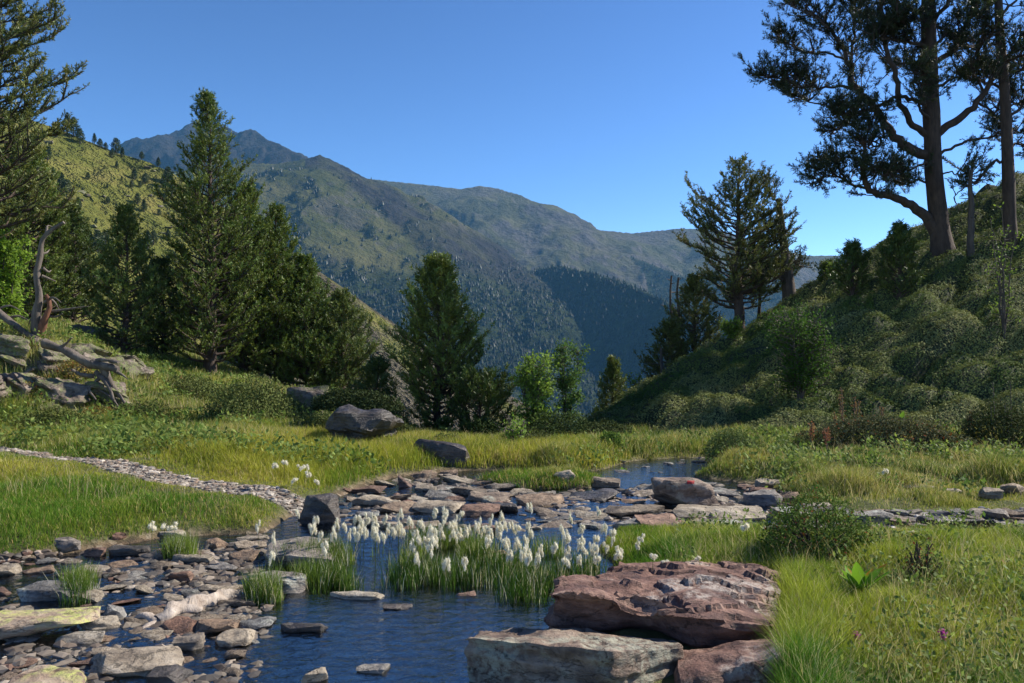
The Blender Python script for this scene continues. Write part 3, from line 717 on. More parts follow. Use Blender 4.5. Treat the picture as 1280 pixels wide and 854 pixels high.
B, C = limb_tree(LB2, 6, Y2, base=(.045, .065, .025)); B.build('branches', M['bark'], e, smooth=True); C.build('crown', M['needle'], e)
# leaning pine with a dead top
o3 = on(988, 20.6); Y3 = 20.6
e = empty('pine_tree', o3, 'leaning pine with a bare broken top beside the tall open pine', 'pine tree')
T = Geo(); tk = resample([o3*0-np.array([0, 0, .2]), *LP(o3, Y3, [(984, 340), (979, 300), (976, 270), (973, 248)])], 14); tube(T, tk, np.linspace(.2, .06, 14), 8, wob=.12, seed=9); T.build('trunk', M['bark_far'], e, smooth=True)
B, C = limb_tree([(LP(o3, Y3, [(977, 275), (985, 270), (992, 276)], .2), .025, .008, .3, .5), (LP(o3, Y3, [(979, 300), (985, 292), (994, 293)], .2), .025, .008, 0, .5), (LP(o3, Y3, [(974, 255), (966, 246), (960, 238)], .2), .03, .01, 2.5, .1),
                  (LP(o3, Y3, [(984, 335), (994, 328), (1002, 335)], .4), .03, .01, 2.6, .1), (LP(o3, Y3, [(982, 320), (968, 300), (958, 285)], -.4), .04, .01, 2.6, .2), (LP(o3, Y3, [(984, 350), (965, 345), (950, 350)], -.4), .04, .01, 2.6, .1)], 7, Y3, twig=.5)
B.build('branches', M['bark_far'], e, smooth=True); C.build('crown', M['needle'], e)
# bare poles and stub
for px, base_py, top_py, Y, rr, lab in [(840, 0, 344, 21.3, .045, 'left of the two thin bare poles rising above the ragged pine'), (849, 0, 346, 21.1, .05, 'right of the two bare poles above the ragged pine, with stubs'), (1214, 0, 212, 18.4, .07, 'short broken grey dead trunk between the two big right pines'), (828, 0, 434, 19.5, .05, 'weathered broken stub low on the right crest')]:
    o = on(px, Y); top = V(px-1.5, top_py, Y)-o; g = Geo()
    n = 9; tt = np.linspace(0, 1, n)[:, None]; rs = np.random.default_rng(int(px)); pts = top*tt+rs.normal(0, .015, (n, 3))
    e = empty('dead_tree', o, lab, 'dead tree'); tube(g, pts, np.linspace(rr*1.3, rr*.6, n), 6, wob=.2, seed=3); g.build('trunk', M['bark_far'], e, smooth=True)
    g = Geo()
    for q in range(7):
        t = rs.uniform(.45, .98); d = norm(rs.normal(size=3)*np.array([1, 1, .3])); tube(g, top*t+d*np.linspace(0, rs.uniform(.1, .35), 3)[:, None], [.014, .01, .004], 4)
    g.build('broken_branches', M['bark_far'], e, smooth=True)

# --- twisted dead snag on the left outcrop
osn = on(50, 15.5); Ys = 15.5; osn[2] = V(50, 440, 15.5)[2]
e = empty('dead_snag', osn, 'twisted grey dead pine standing on the left outcrop with a bent top', 'dead tree')
g = Geo(); tube(g, resample(LP(osn, Ys, [(50, 440), (47, 415), (46, 395), (49, 370), (46, 345), (50, 320), (53, 300), (64, 288), (80, 278)]), 26), np.interp(np.arange(26), [0, 6, 12, 25], [.12, .09, .065, .03]), 9, wob=.35, seed=2); g.build('trunk', M['wood'], e, smooth=True)
g = Geo()
tube(g, resample(LP(osn, Ys, [(58, 440), (52, 420), (56, 400), (62, 380), (58, 368)], -.15), 10), np.linspace(.09, .03, 10), 8, wob=.5, seed=5); g.build('split_stem', M['redwood'], e, smooth=True)
g = Geo()
for pts in [[(60, 390), (75, 388), (95, 385), (110, 383)], [(60, 372), (68, 378), (74, 388)], [(52, 345), (60, 348), (70, 352)], [(53, 335), (60, 340), (64, 338)], [(58, 292), (60, 282), (66, 284)], [(50, 318), (58, 316), (62, 312)], [(56, 378), (66, 372), (76, 378)], [(58, 395), (70, 396), (78, 392)], [(47, 395), (38, 400), (36, 408)]]:
    tube(g, resample(LP(osn, Ys, pts, random.uniform(-.4, .3)), 7), np.linspace(.032, .008, 7), 5, wob=.2, seed=3)
g.build('broken_branches', M['wood'], e, smooth=True)
# fallen trunk & roots
of = V(0, 390, 15.6); e = empty('fallen_trunk', of, 'grey fallen trunk sloping down from the left edge to the snag', 'dead tree')
g = Geo(); tube(g, resample(LP(of, 15.6, [(-40, 370), (0, 392), (25, 412), (48, 428)], -.3), 14), np.linspace(.085, .06, 14), 9, wob=.3, seed=8); g.build('trunk', M['wood'], e, smooth=True)
g = Geo()
for pts in [[(-5, 388), (12, 382), (25, 388)], [(10, 398), (22, 395), (35, 400)]]: tube(g, resample(LP(of, 15.6, pts), 6), np.linspace(.03, .01, 6), 5)
g.build('broken_branches', M['wood'], e, smooth=True)
orr = V(100, 455, 14.2); e = empty('weathered_roots', orr, 'mass of grey twisted roots spilling down the right side of the outcrop', 'dead tree')
g = Geo()
for k, (pts, ra, rb) in enumerate([([(55, 428), (75, 436), (95, 446), (115, 455), (135, 458), (148, 462)], .12, .11), ([(115, 452), (130, 462), (138, 478), (150, 495), (162, 513)], .12, .03), ([(120, 465), (135, 482), (142, 500)], .08, .03), ([(75, 436), (82, 430), (90, 422)], .05, .02), ([(118, 470), (100, 468), (90, 462)], .06, .03),
                      ([(108, 455), (125, 450), (148, 453)], .07, .05), ([(140, 462), (152, 468), (160, 474)], .05, .015), ([(128, 470), (112, 485), (120, 500)], .04, .02), ([(120, 485), (140, 498), (155, 520), (170, 535)], .035, .015)]):
    tube(g, resample(LP(orr, 14.0, pts, random.uniform(-.3, .1)), 12), np.linspace(ra*.62, rb*.62, 12)*np.random.default_rng(k).uniform(.8, 1.25, 12), 8, wob=.4, seed=k)
g.build('roots', M['wood'], e, smooth=True)

# ------------------------------------------------------------------ rocks
def rock_mesh(seed, dims=(1, 1, .4), npts=16, disp=.05, strata=.03, target=.12, pts=None, name='stone', detail=3.0, sharp=.5):
    r = np.random.default_rng(seed); bm = bmesh.new()
    if pts is None:
        p = r.normal(size=(npts, 3)); p = norm(p); p = np.sign(p)*np.abs(p)**.55; p *= r.uniform(.8, 1.05, (npts, 1)); p = p*np.array(dims)/2
    else: p = np.asarray(pts, float)
    for q in p: bm.verts.new(q)
    ret = bmesh.ops.convex_hull(bm, input=bm.verts)
    bmesh.ops.delete(bm, geom=[g for g in ret['geom_interior'] if isinstance(g, bmesh.types.BMVert)], context='VERTS')
    sz = max(p.max(0)-p.min(0)); tg = target*sz
    for it in range(7):
        ed = [e for e in bm.edges if e.calc_length() > tg]
        if not ed: break
        bmesh.ops.subdivide_edges(bm, edges=ed, cuts=1, use_grid_fill=False); bmesh.ops.triangulate(bm, faces=bm.faces)
    for _ in range(1): bmesh.ops.smooth_vert(bm, verts=bm.verts, factor=.35, use_axis_x=True, use_axis_y=True, use_axis_z=True)
    bm.normal_update()
    co = np.array([v.co[:] for v in bm.verts]); no = np.array([v.normal[:] for v in bm.verts])
    d = disp*sz*fbm3(co/sz*detail+seed*1.7, 4, seed)
    # lamination: side faces step in and out with height
    lay = noise3(np.stack([co[:, 0]/sz*1.2+seed, co[:, 1]/sz*1.2, co[:, 2]/sz*16], -1), seed+5)
    d = d+strata*sz*lay*(1-np.abs(no[:, 2]))
    co = co+no*d[:, None]
    fc = np.array([[v.index for v in f_.verts] for f_ in bm.faces]); bm.free()
    return co, fc
def rock(name, seed, loc, dims, mat, label, cat='rock', group=None, rot=(0, 0, 0), sink=.25, target=.09, **kw):
    co, fc = rock_mesh(seed, dims, target=target, **kw)
    o = mk(name, co, [fc], M[mat], smooth=True, sharp=math.radians(32))
    o.location = (float(loc[0]), float(loc[1]), float(loc[2])+dims[2]*(.5-sink)); o.rotation_euler = rot
    return tag(o, label, cat, group)
def prock(px, pb, w, h, mat, label, seed, depth=.8, name='rock', Y=None, z0=None, rz=0, sink=.3, flat=None, tilt=0, **kw):
    if px > 1040: sink = .1; h *= 1.15
    """rock whose visible base sits at photo (px,pb), w by h pixels"""
    p = hit(px, pb) if Y is None else V(px, pb, Y)
    if Y is None and p[2] < 0: p = V(px, pb, HC*F/(pb-HY))
    s = p[1]/F; W = w*s; Dp = W*depth; vis = h*s; hh = max(.06, vis-Dp*.8*(HC-p[2])/p[1]) if flat is None else flat
    hh = hh/(1-sink)
    p[2] = min(p[2], gz(p[0], p[1]+Dp*.4)+.03) if p[2] > 0.01 else p[2]
    return rock(name, seed, (p[0], p[1]+Dp*.4, p[2]), (W*1.08, Dp*1.05, hh), mat, label, 'rock' if name != 'slab' else 'stone slab', rot=(tilt, 0, rz), sink=sink, **kw)
RK = []
def addr(*a, **k): RK.append((a[0], a[1], a[2])); return prock(*a, **k)
addr(28, 803, 135, 56, 'lichen', 'tan block with yellow green lichen on top, by the left edge', 101, name='boulder', depth=.7, npts=14)
addr(56, 752, 92, 32, 'greystone', 'grey low boulder behind the lichened tan block', 102, name='boulder', depth=.6)
addr(146, 848, 150, 36, 'pale', 'largest flat tan slab in the bottom left of the stream bed', 103, name='slab', depth=.55, flat=.07, npts=20)
addr(38, 872, 110, 44, 'lichen', 'lichen spotted rock in the bottom left corner', 104, name='boulder', depth=.7)
addr(125, 787, 66, 16, 'pale', 'tan flat slab left of the bleached log', 105, name='slab', depth=.5, flat=.05)
addr(95, 806, 62, 15, 'pale', 'brown slab just right of the lichened block', 106, name='slab', depth=.5, flat=.05)
addr(132, 775, 42, 24, 'greystone', 'upright grey block left of the bleached log', 107, name='boulder', depth=.7)
addr(348, 742, 74, 32, 'greystone', 'pale grey boulder with white lichen at the pool head', 108, name='boulder', depth=.7)
addr(368, 712, 104, 44, 'greystone', 'big smooth grey slab tilted behind the white lichened boulder', 109, name='slab', depth=.9, tilt=.12)
addr(401, 655, 58, 44, 'dark', 'dark pointed rock at the end of the gravel path', 110, name='boulder', depth=.7, npts=11)
addr(380, 791, 68, 17, 'dark', 'dark flat rock alone in the pool', 111, name='slab', depth=.35, flat=.045)
addr(445, 749, 74, 14, 'pale', 'pale thin slab at the upper edge of the pool', 112, name='slab', depth=.35, flat=.035)
addr(496, 762, 44, 7, 'dark', 'small dark slab barely out of the pool water', 113, name='slab', depth=.4, flat=.02)
addr(466, 842, 44, 10, 'greystone', 'pale stone just breaking the pool surface near the bottom', 114, name='slab', depth=.6, flat=.02)
addr(628, 702, 44, 14, 'stone', 'round lichened stone among the cotton grass', 115, name='rock', depth=.6)
addr(505, 609, 19, 18, 'rust', 'small rust red block beside the far stream bend', 116, name='rock', depth=.7, npts=10)
BLZ = addr(858, 634, 88, 40, 'redlow', 'brown boulder with a red paint mark on its face', 117, name='boulder', depth=.5, npts=18, flat=.3)
addr(78, 690, 36, 20, 'greystone', 'pale grey stone in the grass of the left bank', 118, name='rock', depth=.6)
addr(157, 695, 56, 17, 'dark', 'dark flat slab with rusty stones on the left bank', 119, name='slab', depth=.6)
addr(115, 696, 30, 12, 'rust', 'rust coloured stone leaning left of the dark bank slab', 120, name='rock')
addr(148, 677, 22, 10, 'rust', 'small orange stone behind the dark bank slab', 121, name='rock')
addr(212, 672, 42, 12, 'pale', 'pale slab against the grass edge of the left bank', 122, name='slab', flat=.04)
addr(222, 728, 30, 18, 'rust', 'brown rounded rock standing in the left channel', 123, name='rock')
addr(1086, 660, 64, 22, 'greystone', 'long dark grey stone beginning the row of stones at right', 124, name='rock', depth=.5)
addr(1203, 662, 88, 17, 'dark', 'widest flat purple grey slab in the right row of stones', 125, name='slab', depth=.45, flat=.09)
addr(1244, 626, 28, 17, 'pale', 'whitish tilted stone at the right edge of the meadow', 126, name='rock')
addr(1153, 614, 46, 8, 'pale', 'flat pale slab lying in the right meadow', 127, name='slab', depth=.5, flat=.04)
addr(1270, 620, 34, 16, 'stone', 'brown stone cut by the right edge of the photo', 128, name='rock')
addr(1192, 620, 26, 8, 'pale', 'small pale stone right of the flat pale slab', 129, name='rock', depth=.6)
addr(1014, 667, 40, 15, 'greystone', 'grey block at the near end of the right row', 130, name='rock')
addr(990, 650, 54, 20, 'greystone', 'grey dome shaped rock left of the right row', 131, name='rock')
addr(1130, 660, 34, 13, 'stone', 'sloping stone between the two long dark ones', 132, name='rock')
addr(1252, 652, 30, 15, 'greystone', 'grey stones stacked at the right end of the row', 133, name='rock')
addr(382, 520, 52, 56, 'outcrop', 'angular grey boulder on the left slope below the pines', 134, name='boulder', depth=.8, npts=10)
LEDGE = addr(442, 562, 112, 66, 'dark', 'dark overhanging rock capped by a low shrub', 135, name='boulder', sink=.35, depth=.7, npts=11, disp=.09, strata=.09, detail=4)
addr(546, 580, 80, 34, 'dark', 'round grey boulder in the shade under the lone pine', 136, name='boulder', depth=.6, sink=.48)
addr(470, 632, 70, 14, 'pale', 'broad tan slab right of the dark pointed rock', 137, name='slab', depth=.7, flat=.07)
addr(500, 641, 60, 12, 'stone', 'tan slab behind the left cotton grass heads', 138, name='slab', flat=.06)
addr(548, 641, 66, 16, 'pale', 'rounded pale slab in the middle of the slab field', 139, name='slab', flat=.08)
addr(598, 645, 56, 16, 'rust', 'reddish brown slab behind the cotton grass', 140, name='slab', flat=.08)
addr(630, 640, 40, 15, 'dark', 'dark rounded rock behind the cotton grass', 141, name='rock')
addr(672, 632, 70, 13, 'stone', 'wide tan slab in the centre of the slab field', 142, name='slab', flat=.07)
addr(745, 626, 62, 12, 'dark', 'dark edged slab on the far side of the slab field', 143, name='slab', flat=.07)
addr(758, 609, 44, 14, 'stone', 'tilted brown slab behind the grassy islet', 144, name='slab', flat=.09)
addr(800, 648, 84, 17, 'stone', 'long layered slab left below the marked boulder', 145, name='slab', flat=.09)
addr(788, 661, 40, 16, 'greystone', 'grey wedge rock in front of the long layered slab', 146, name='rock')
addr(822, 660, 62, 14, 'rust', 'rust sided slab in front of the marked boulder', 147, name='slab', flat=.08)
addr(872, 648, 74, 12, 'pale', 'light slab right below the marked boulder', 148, name='slab', flat=.07)
addr(925, 652, 84, 17, 'pale', 'large light grey slab between marked boulder and right row', 149, name='slab', flat=.08)
addr(905, 667, 84, 11, 'greystone', 'flat grey slab at the near edge of the slab field', 150, name='slab', flat=.05)
addr(955, 632, 52, 18, 'greystone', 'tilted grey slab right of the marked boulder', 151, name='slab', flat=.13, tilt=.2)
addr(975, 668, 60, 15, 'dark', 'dark wet slab at the right end of the slab field', 152, name='slab', flat=.07)
addr(608, 627, 60, 12, 'stone', 'thin layered slab left of the grassy islet', 153, name='slab', flat=.06)
addr(705, 606, 30, 18, 'pale', 'crumbling pale rock on the grassy islet', 154, name='rock')
addr(585, 745, 26, 6, 'rust', 'little reddish stone awash below the sedge', 155, name='rock', flat=.02)
addr(288, 808, 54, 16, 'pale', 'light brown slab under the right end of the log', 156, name='slab', flat=.05)
addr(232, 812, 42, 14, 'stone', 'brown block below the bleached log', 157, name='rock')
addr(265, 792, 60, 16, 'stone', 'low mound of brown rock touching the bleached log', 158, name='rock')
addr(200, 858, 60, 20, 'dark', 'dark stone at the bottom edge right of the largest slab', 159, name='rock')
addr(390, 856, 34, 12, 'pale', 'tan stone at the bottom edge of the pool', 160, name='rock')
# red paint mark
bb = BLZ; bpy.context.view_layer.update()
dg = bpy.context.evaluated_depsgraph_get()
from mathutils.bvhtree import BVHTree
dg.update()
bv = BVHTree.FromObject(bb, dg)
def proj(px, py):
    o_ = Vector((0, 0, HC)); d_ = Vector(((px-640)/F, 1, (HY-py)/F)).normalized(); mi = bb.matrix_world.inverted()
    lo = mi @ o_; ld = (mi.to_3x3() @ d_).normalized(); h_ = bv.ray_cast(lo, ld)
    return None if h_[0] is None else (h_[0]-ld*.004)
bpy.context.view_layer.update()
g = Geo(); vv = []; nx, ny = 9, 6
ok = True
for j in range(ny):
    for i in range(nx):
        q = proj(859.5+i*9/(nx-1)-.4*j/2, 600.5+j*4.2/(ny-1)+(i % 3)*.25)
        if q is None: ok = False; q = Vector((0, 0, 0))
        vv.append(q[:])
print('paint ok', ok)
if ok:
    g.add(np.array(vv), [np.array([[j*nx+i, j*nx+i+1, (j+1)*nx+i+1, (j+1)*nx+i] for j in range(ny-1) for i in range(nx-1)])])
    m, nt, out = newmat('red_paint'); p_ = N(nt, 'ShaderNodeBsdfPrincipled'); nn_ = noise_node(nt, 60, 4)
    L(nt, ramp(nt, nn_.outputs['Fac'], [(.3, (.22, .015, .012)), (.6, (.5, .03, .022))]).outputs[0], p_.inputs['Base Color']); L(nt, p_.outputs[0], out.inputs[0])
    g.build('paint_mark', m, bb, smooth=True)

# ---- big red boulder and the block in front: built from their own corner points
def shaped_rock(name, loops, mat, label, seed, org, disp, strata, target=.035, detail=3, cat='boulder'):
    pts = np.array([V(*p) for p in loops])-org
    co, fc = rock_mesh(seed, pts=pts, disp=disp, strata=strata, target=target, detail=detail)
    o = mk(name, co, [fc], M[mat], smooth=True, sharp=math.radians(35)); o.location = org
    return tag(o, label, cat)
ob = V(820, 800, 4.3)
def sculpt(pts_list, seed, target, org):
    pts = np.array(pts_list)-org
    return rock_mesh(seed, pts=pts, disp=0, strata=0, target=target)
pts = [V(690, 792, 4.22), V(684, 800, 4.3), V(686, 745, 4.1), V(700, 728, 4.4), V(735, 712, 4.8), V(800, 706, 5.05), V(880, 702, 5.15), V(950, 708, 5.1), V(968, 725, 4.8), V(972, 755, 4.3), V(964, 800, 4.0), V(962, 782, 3.85), V(885, 775, 3.84), V(850, 757, 3.96), V(760, 750, 4.0),
       V(700, 860, 4.3), V(700, 860, 5.2), V(960, 860, 5.2), V(990, 860, 3.95), V(860, 860, 4.05)]
for q in range(15, 20): pts[q][2] = -.25
co, fc = sculpt(pts, 71, .022, ob)
bmn = norm(np.cross(co[fc[:, 1]]-co[fc[:, 0]], co[fc[:, 2]]-co[fc[:, 0]])); vn = np.zeros_like(co)
for q in range(3): np.add.at(vn, fc[:, q], bmn)
vn = norm(vn); top = ss(.5, .85, vn[:, 2])
w = co+ob
d = .055*fbm3(co*2.2+3, 4, 5)+.022*fbm3(co*np.array([7, 9, 14]), 4, 6)
stp = noise3(np.stack([co[:, 0]*1.4+1, co[:, 1]*1.4, co[:, 2]*22], -1), 8); d = d+(1-top)*(.035*stp-.02)
led = fbm2(w[:, 0]*2.0+w[:, 1]*.8, w[:, 1]*3.2, 3, 77); d = d+top*(.07*np.round(led*3)/3)
cav = np.exp(-((w[:, 0]-.68)/.2)**2-((w[:, 1]-4.08)/.2)**2); d = d-cav*.12*(1-top*.5)
co = co+vn*d[:, None]
o = mk('boulder', co, [fc], M['red'], smooth=True, sharp=math.radians(38)); o.location = ob; tag(o, 'large reddish boulder with a rough flat top beside the pool', 'boulder')
ol = V(720, 840, 3.7)
pts = [V(582, 797, 3.78), V(600, 790, 4.0), V(690, 790, 4.02), V(846, 800, 3.92), V(850, 806, 3.72), V(768, 819, 3.55), V(765, 815, 3.5), V(590, 860, 3.72), V(700, 860, 3.5), V(770, 860, 3.46), V(850, 860, 3.7), V(850, 860, 3.95), V(600, 860, 4.0)]
for q in range(7, 13): pts[q][2] = -.2
co, fc = sculpt(pts, 72, .02, ol)
bmn = norm(np.cross(co[fc[:, 1]]-co[fc[:, 0]], co[fc[:, 2]]-co[fc[:, 0]])); vn = np.zeros_like(co)
for q in range(3): np.add.at(vn, fc[:, q], bmn)
vn = norm(vn); d = .035*fbm3(co*3+9, 4, 15)+.014*fbm3(co*14, 3, 16)+(1-ss(.5, .85, vn[:, 2]))*.015*noise3(np.stack([co[:, 0]*2, co[:, 1]*2, co[:, 2]*30], -1), 18)
o = mk('boulder', co+vn*d[:, None], [fc], M['redlow'], smooth=True, sharp=math.radians(38)); o.location = ol; tag(o, 'squared block with lichen in front of the large reddish boulder', 'boulder')
shaped_rock('boulder', [(845, 812, 3.8), (965, 800, 3.8), (985, 815, 3.5), (850, 850, 3.5), (850, 900, 3.4), (990, 900, 3.4), (985, 900, 3.9), (845, 900, 3.9)], 'red', 'layered red rock stepping down right of the squared block', 73, V(900, 860, 3.6), .06, .04, detail=4)
shaped_rock('boulder', [(905, 712, 5.2), (935, 700, 5.4), (965, 702, 5.4), (978, 722, 5.0), (960, 735, 4.9), (915, 728, 4.9), (910, 760, 5.0), (975, 760, 5.0), (970, 740, 5.4), (915, 740, 5.4)], 'red', 'small dark red lump behind the large reddish boulder', 74, V(940, 730, 5.1), .08, .05, detail=4)
prock(655, 800, 60, 14, 'redlow', 'thin rubble slab at the pool end of the large red boulder', 75, name='slab', depth=.4, flat=.04)

# ---- outcrop on the left slope: tilted layered blocks
oc = [(20, 505, 70, 60, 14.0, .9), (75, 515, 70, 70, 13.9, .7), (125, 510, 60, 55, 14.0, .6), (-20, 510, 70, 80, 14.0, .5), (45, 470, 85, 60, 14.8, .8), (95, 455, 70, 45, 15.0, .9), (10, 455, 70, 60, 14.8, .6), (100, 425, 60, 28, 16.2, .3), (-30, 450, 80, 70, 15, .7), (150, 520, 36, 30, 13.8, .8), (60, 520, 44, 26, 13.5, .6)]
labs = ['tilted layered rock at the left foot of the outcrop', 'tallest front rock of the left outcrop', 'rock at the right foot of the outcrop under the roots', 'rock of the outcrop cut by the left edge', 'large slanting slab in the middle of the outcrop', 'slanting slab below the root mass', 'rock below the fallen trunk on the outcrop', 'flat pale rock behind the roots beside the slender pine', 'upper outcrop rock at the very left edge', 'small rock below the hanging roots', 'low stone in front of the outcrop foot']
for k, (px, pb, w_, h_, Y, tl_) in enumerate(oc):
    p = hit(px, pb-6, 11, 20); Y = p[1]; s = Y/F
    rock('outcrop_rock', 200+k, (p[0], p[1]+.2, p[2]), (w_*s*1.05, .8, h_*s*.8), 'outcrop', labs[k], 'rock', 'rocks of the left outcrop', rot=(.1, .35*tl_, .3*(k % 3-1)), sink=.35, disp=.06, strata=.12, target=.04, npts=10, detail=6)

rq = random.Random(9)
for k in range(22):
    px, pb = rq.uniform(-30, 165), rq.uniform(425, 522)
    if px > 90 and pb < 445: pb += 30
    p = hit(px, pb, 11, 20); s = p[1]/F; w_ = rq.uniform(22, 48)*s
    rock('outcrop_rock', 230+k, (p[0], p[1]+.15, p[2]), (w_*1.3, .6, w_*rq.uniform(.5, .9)), 'outcrop', 'smaller broken rock wedged among the larger ones of the left outcrop', 'rock', 'smaller rocks of the left outcrop', rot=(rq.uniform(-.2, .4), rq.uniform(.1, .8), rq.uniform(-.8, .8)), sink=.4, disp=.06, strata=.12, target=.07, npts=9, detail=6)

# ---- scattered stones: base stones copied
print('scatter stones')
bases = []
for k in range(14):
    dm = (1, random.uniform(.55, .95), random.uniform(.14, .32)); co, fc = rock_mesh(300+k, dm, npts=int(random.choice([10, 13, 16, 20])), target=.14, disp=.06, strata=.035)
    bases.append((co, fc, dm))
def meshdata(k, mat):
    key = (k, mat)
    if key not in MD:
        co, fc, dm = bases[k]; o = mk('stone', co, [fc], M[mat], smooth=True, sharp=math.radians(32)); MD[key] = o.data; bpy.data.objects.remove(o)
    return MD[key]
MD = {}
placed = []
zones = [  # polygon in px, count, size range px(w), palette, label, group
 ([(0, 705), (330, 672), (330, 760), (290, 854), (0, 854)], 130, (14, 58), ['stone', 'stone', 'stone', 'rust', 'pale', 'pale', 'greystone'], 'smallish slab among many crowding the shallow left stream bed', 'stones of the left stream bed'),
 ([(430, 610), (560, 592), (600, 600), (640, 616), (760, 612), (850, 604), (960, 606), (1040, 650), (1030, 666), (950, 668), (780, 662), (640, 665), (440, 660)], 100, (16, 60), ['pale', 'pale', 'stone', 'stone', 'stone', 'greystone', 'rust'], 'flat slab in the crowded slab field across the stream', 'slabs of the slab field'),
 ([(1010, 642), (1280, 640), (1300, 664), (1030, 668)], 48, (13, 54), ['greystone', 'stone', 'pale', 'dark'], 'small grey stone in the row edging the right meadow', 'small stones of the right row'),
 ([(330, 745), (680, 745), (600, 850), (300, 850)], 9, (6, 16), ['dark', 'stone'], 'tiny dark stone breaking the pool surface', 'tiny stones in the pool'),
 ([(760, 578), (900, 574), (880, 590), (740, 596)], 12, (9, 24), ['dark', 'greystone'], 'dark stone standing in the far right channel', 'stones in the far channel'),
]
def inpoly(x, y, poly):
    return sdist(np.array([x]), np.array([y]), np.array(poly, float))[0] < 0
cnt = 0
for poly, num, (s0, s1), pal, lab, grp in zones:
    pl_ = np.array(poly, float); mn, mx = pl_.min(0), pl_.max(0); done = 0; tries = 0
    szs = sorted([s0+(s1-s0)*random.random()**1.6 for _ in range(num)], reverse=True)
    while done < num and tries < 12000:
        tries += 1; px = random.uniform(mn[0], mx[0]); py = random.uniform(mn[1], mx[1])
        if not inpoly(px, py, poly): continue
        w_ = szs[done]*(1.0 if py > 700 or s1 < 30 else 1)
        asp = .42 if py > 700 else .28
        if any(((px-a)/(.5*(w_+b)))**2+((py-c)/(.5*(w_+b)*asp))**2 < .42 for a, c, b in placed): continue
        if any(abs(px-a) < .5*(b+w_)*.75 and abs(py-4-c) < 9 for a, c, b in RK): continue
        placed.append((px, py, w_)); p = hit(px, py)
        if p[2] < -.01: p = V(px, py, (HC+.01)*F/(py-HY))
        s = p[1]/F; W = w_*s; k = random.randrange(14); dm = bases[k][2]
        me = meshdata(k, random.choice(pal)); o = bpy.data.objects.new('stone', me); COL.objects.link(o)
        flat = random.uniform(.55, 1.3) if py > 600 else 1
        o.scale = (W, W, W*flat); o.location = (p[0], p[1], p[2]+dm[2]*W*flat*.1); o.rotation_euler = (random.gauss(0, .08), random.gauss(0, .08), random.uniform(-.7, .7)+random.choice([0, PI]))
        tag(o, lab, 'stone', grp, 'thing'); done += 1; cnt += 1
print('stones', cnt)
# pebbles as one mass
def small_stones(name, polys, n, smin, smax, mat, label, above=True, seed=0, cols=None, zmin=-9., patch=None):
    r = np.random.default_rng(seed); g = Geo(); ico = []
    bm = bmesh.new(); bmesh.ops.create_icosphere(bm, subdivisions=1, radius=1); iv = np.array([v.co[:] for v in bm.verts]); ifc = np.array([[v.index for v in f_.verts] for f_ in bm.faces]); bm.free()
    xs, yy = [], []
    for pl_, k in polys:
        mn, mx = pl_.min(0), pl_.max(0); y = np.exp(r.uniform(math.log(max(mn[1], 2.5)), math.log(mx[1]), k*6)); x = r.uniform(mn[0], mx[0], k*6); x = r.uniform((mn/np.array([1, 1]))[0], mx[0], k*6)
        m = sdist(x, y, pl_) < 0; xs.append(x[m][:k]); yy.append(y[m][:k])
    x = np.concatenate(xs); y = np.concatenate(yy); z = np.maximum(H(x, y), zmin)
    if patch is not None: k_ = fbm2(x*1.7, y*2.2, 3, 61) > patch; x, y, z = x[k_], y[k_], z[k_]
    n = len(x)
    sz = (smin+(smax-smin)*r.random(n)**2.2)*(.5+y/12)
    sc = np.stack([sz*r.uniform(.8, 1.5, n), sz*r.uniform(.6, 1.1, n), sz*r.uniform(.25, .6, n)], -1)
    jit = r.uniform(.7, 1.2, (n, len(iv), 1)); th = r.uniform(0, 6.28, n); c_, s_ = np.cos(th)[:, None], np.sin(th)[:, None]
    q = iv[None]*jit*sc[:, None]; q = np.stack([q[..., 0]*c_-q[..., 1]*s_, q[..., 0]*s_+q[..., 1]*c_, q[..., 2]], -1)
    q += np.stack([x, y, z+sc[:, 2]*.3], -1)[:, None]
    f = (ifc[None]+(np.arange(n)*len(iv))[:, None, None]).reshape(-1, 3)
    pal = np.array(cols); c = pal[r.integers(0, len(pal), n)]*r.uniform(.7, 1.25, (n, 1))
    o = mk(name, q.reshape(-1, 3), [f], mat, col=np.repeat(c, len(iv), 0)); tag(o, label, 'stones', kind='stuff'); return o
m, nt, out = newmat('pebbles'); p_ = N(nt, 'ShaderNodeBsdfPrincipled'); p_.inputs['Roughness'].default_value = .7
L(nt, N(nt, 'ShaderNodeAttribute', attribute_name='col').outputs['Color'], p_.inputs['Base Color']); L(nt, p_.outputs[0], out.inputs[0]); M['pebble'] = m
cs = [(.13, .09, .06), (.2, .15, .11), (.28, .22, .17), (.16, .09, .06), (.1, .09, .085), (.33, .28, .22)]
leftbed = plan([(-60, 706), (330, 668), (340, 760), (300, 950), (-300, 950)]); slabf = plan([(400, 640), (450, 612), (560, 592), (600, 600), (640, 614), (760, 612), (850, 604), (960, 606), (1020, 652), (950, 668), (780, 662), (640, 660), (440, 658)])
pool = plan([(330, 745), (680, 745), (600, 950), (280, 950)])
small_stones('pebbles', [(leftbed, 7500), (slabf, 5000), (pool, 500)], 0, .008, .045, M['pebble'], 'brown and grey pebbles strewn over the stream bed', seed=1, cols=cs)
small_stones('cobbles', [(leftbed, 5200), (slabf, 1800)], 0, .018, .06, M['pebble'], 'small brown cobbles packed between the slabs at the waterline', seed=11, cols=[(.08, .06, .045), (.125, .095, .07), (.17, .14, .105), (.075, .065, .055), (.22, .18, .14)], zmin=-.012, patch=-.12)
small_stones('path_gravel', [(PATH, 5200)], 0, .01, .035, M['pebble'], 'pale grey gravel of the narrow footpath across the left meadow', seed=2, cols=[(.2, .16, .12), (.3, .26, .21), (.4, .35, .29), (.24, .17, .12), (.14, .12, .1)])
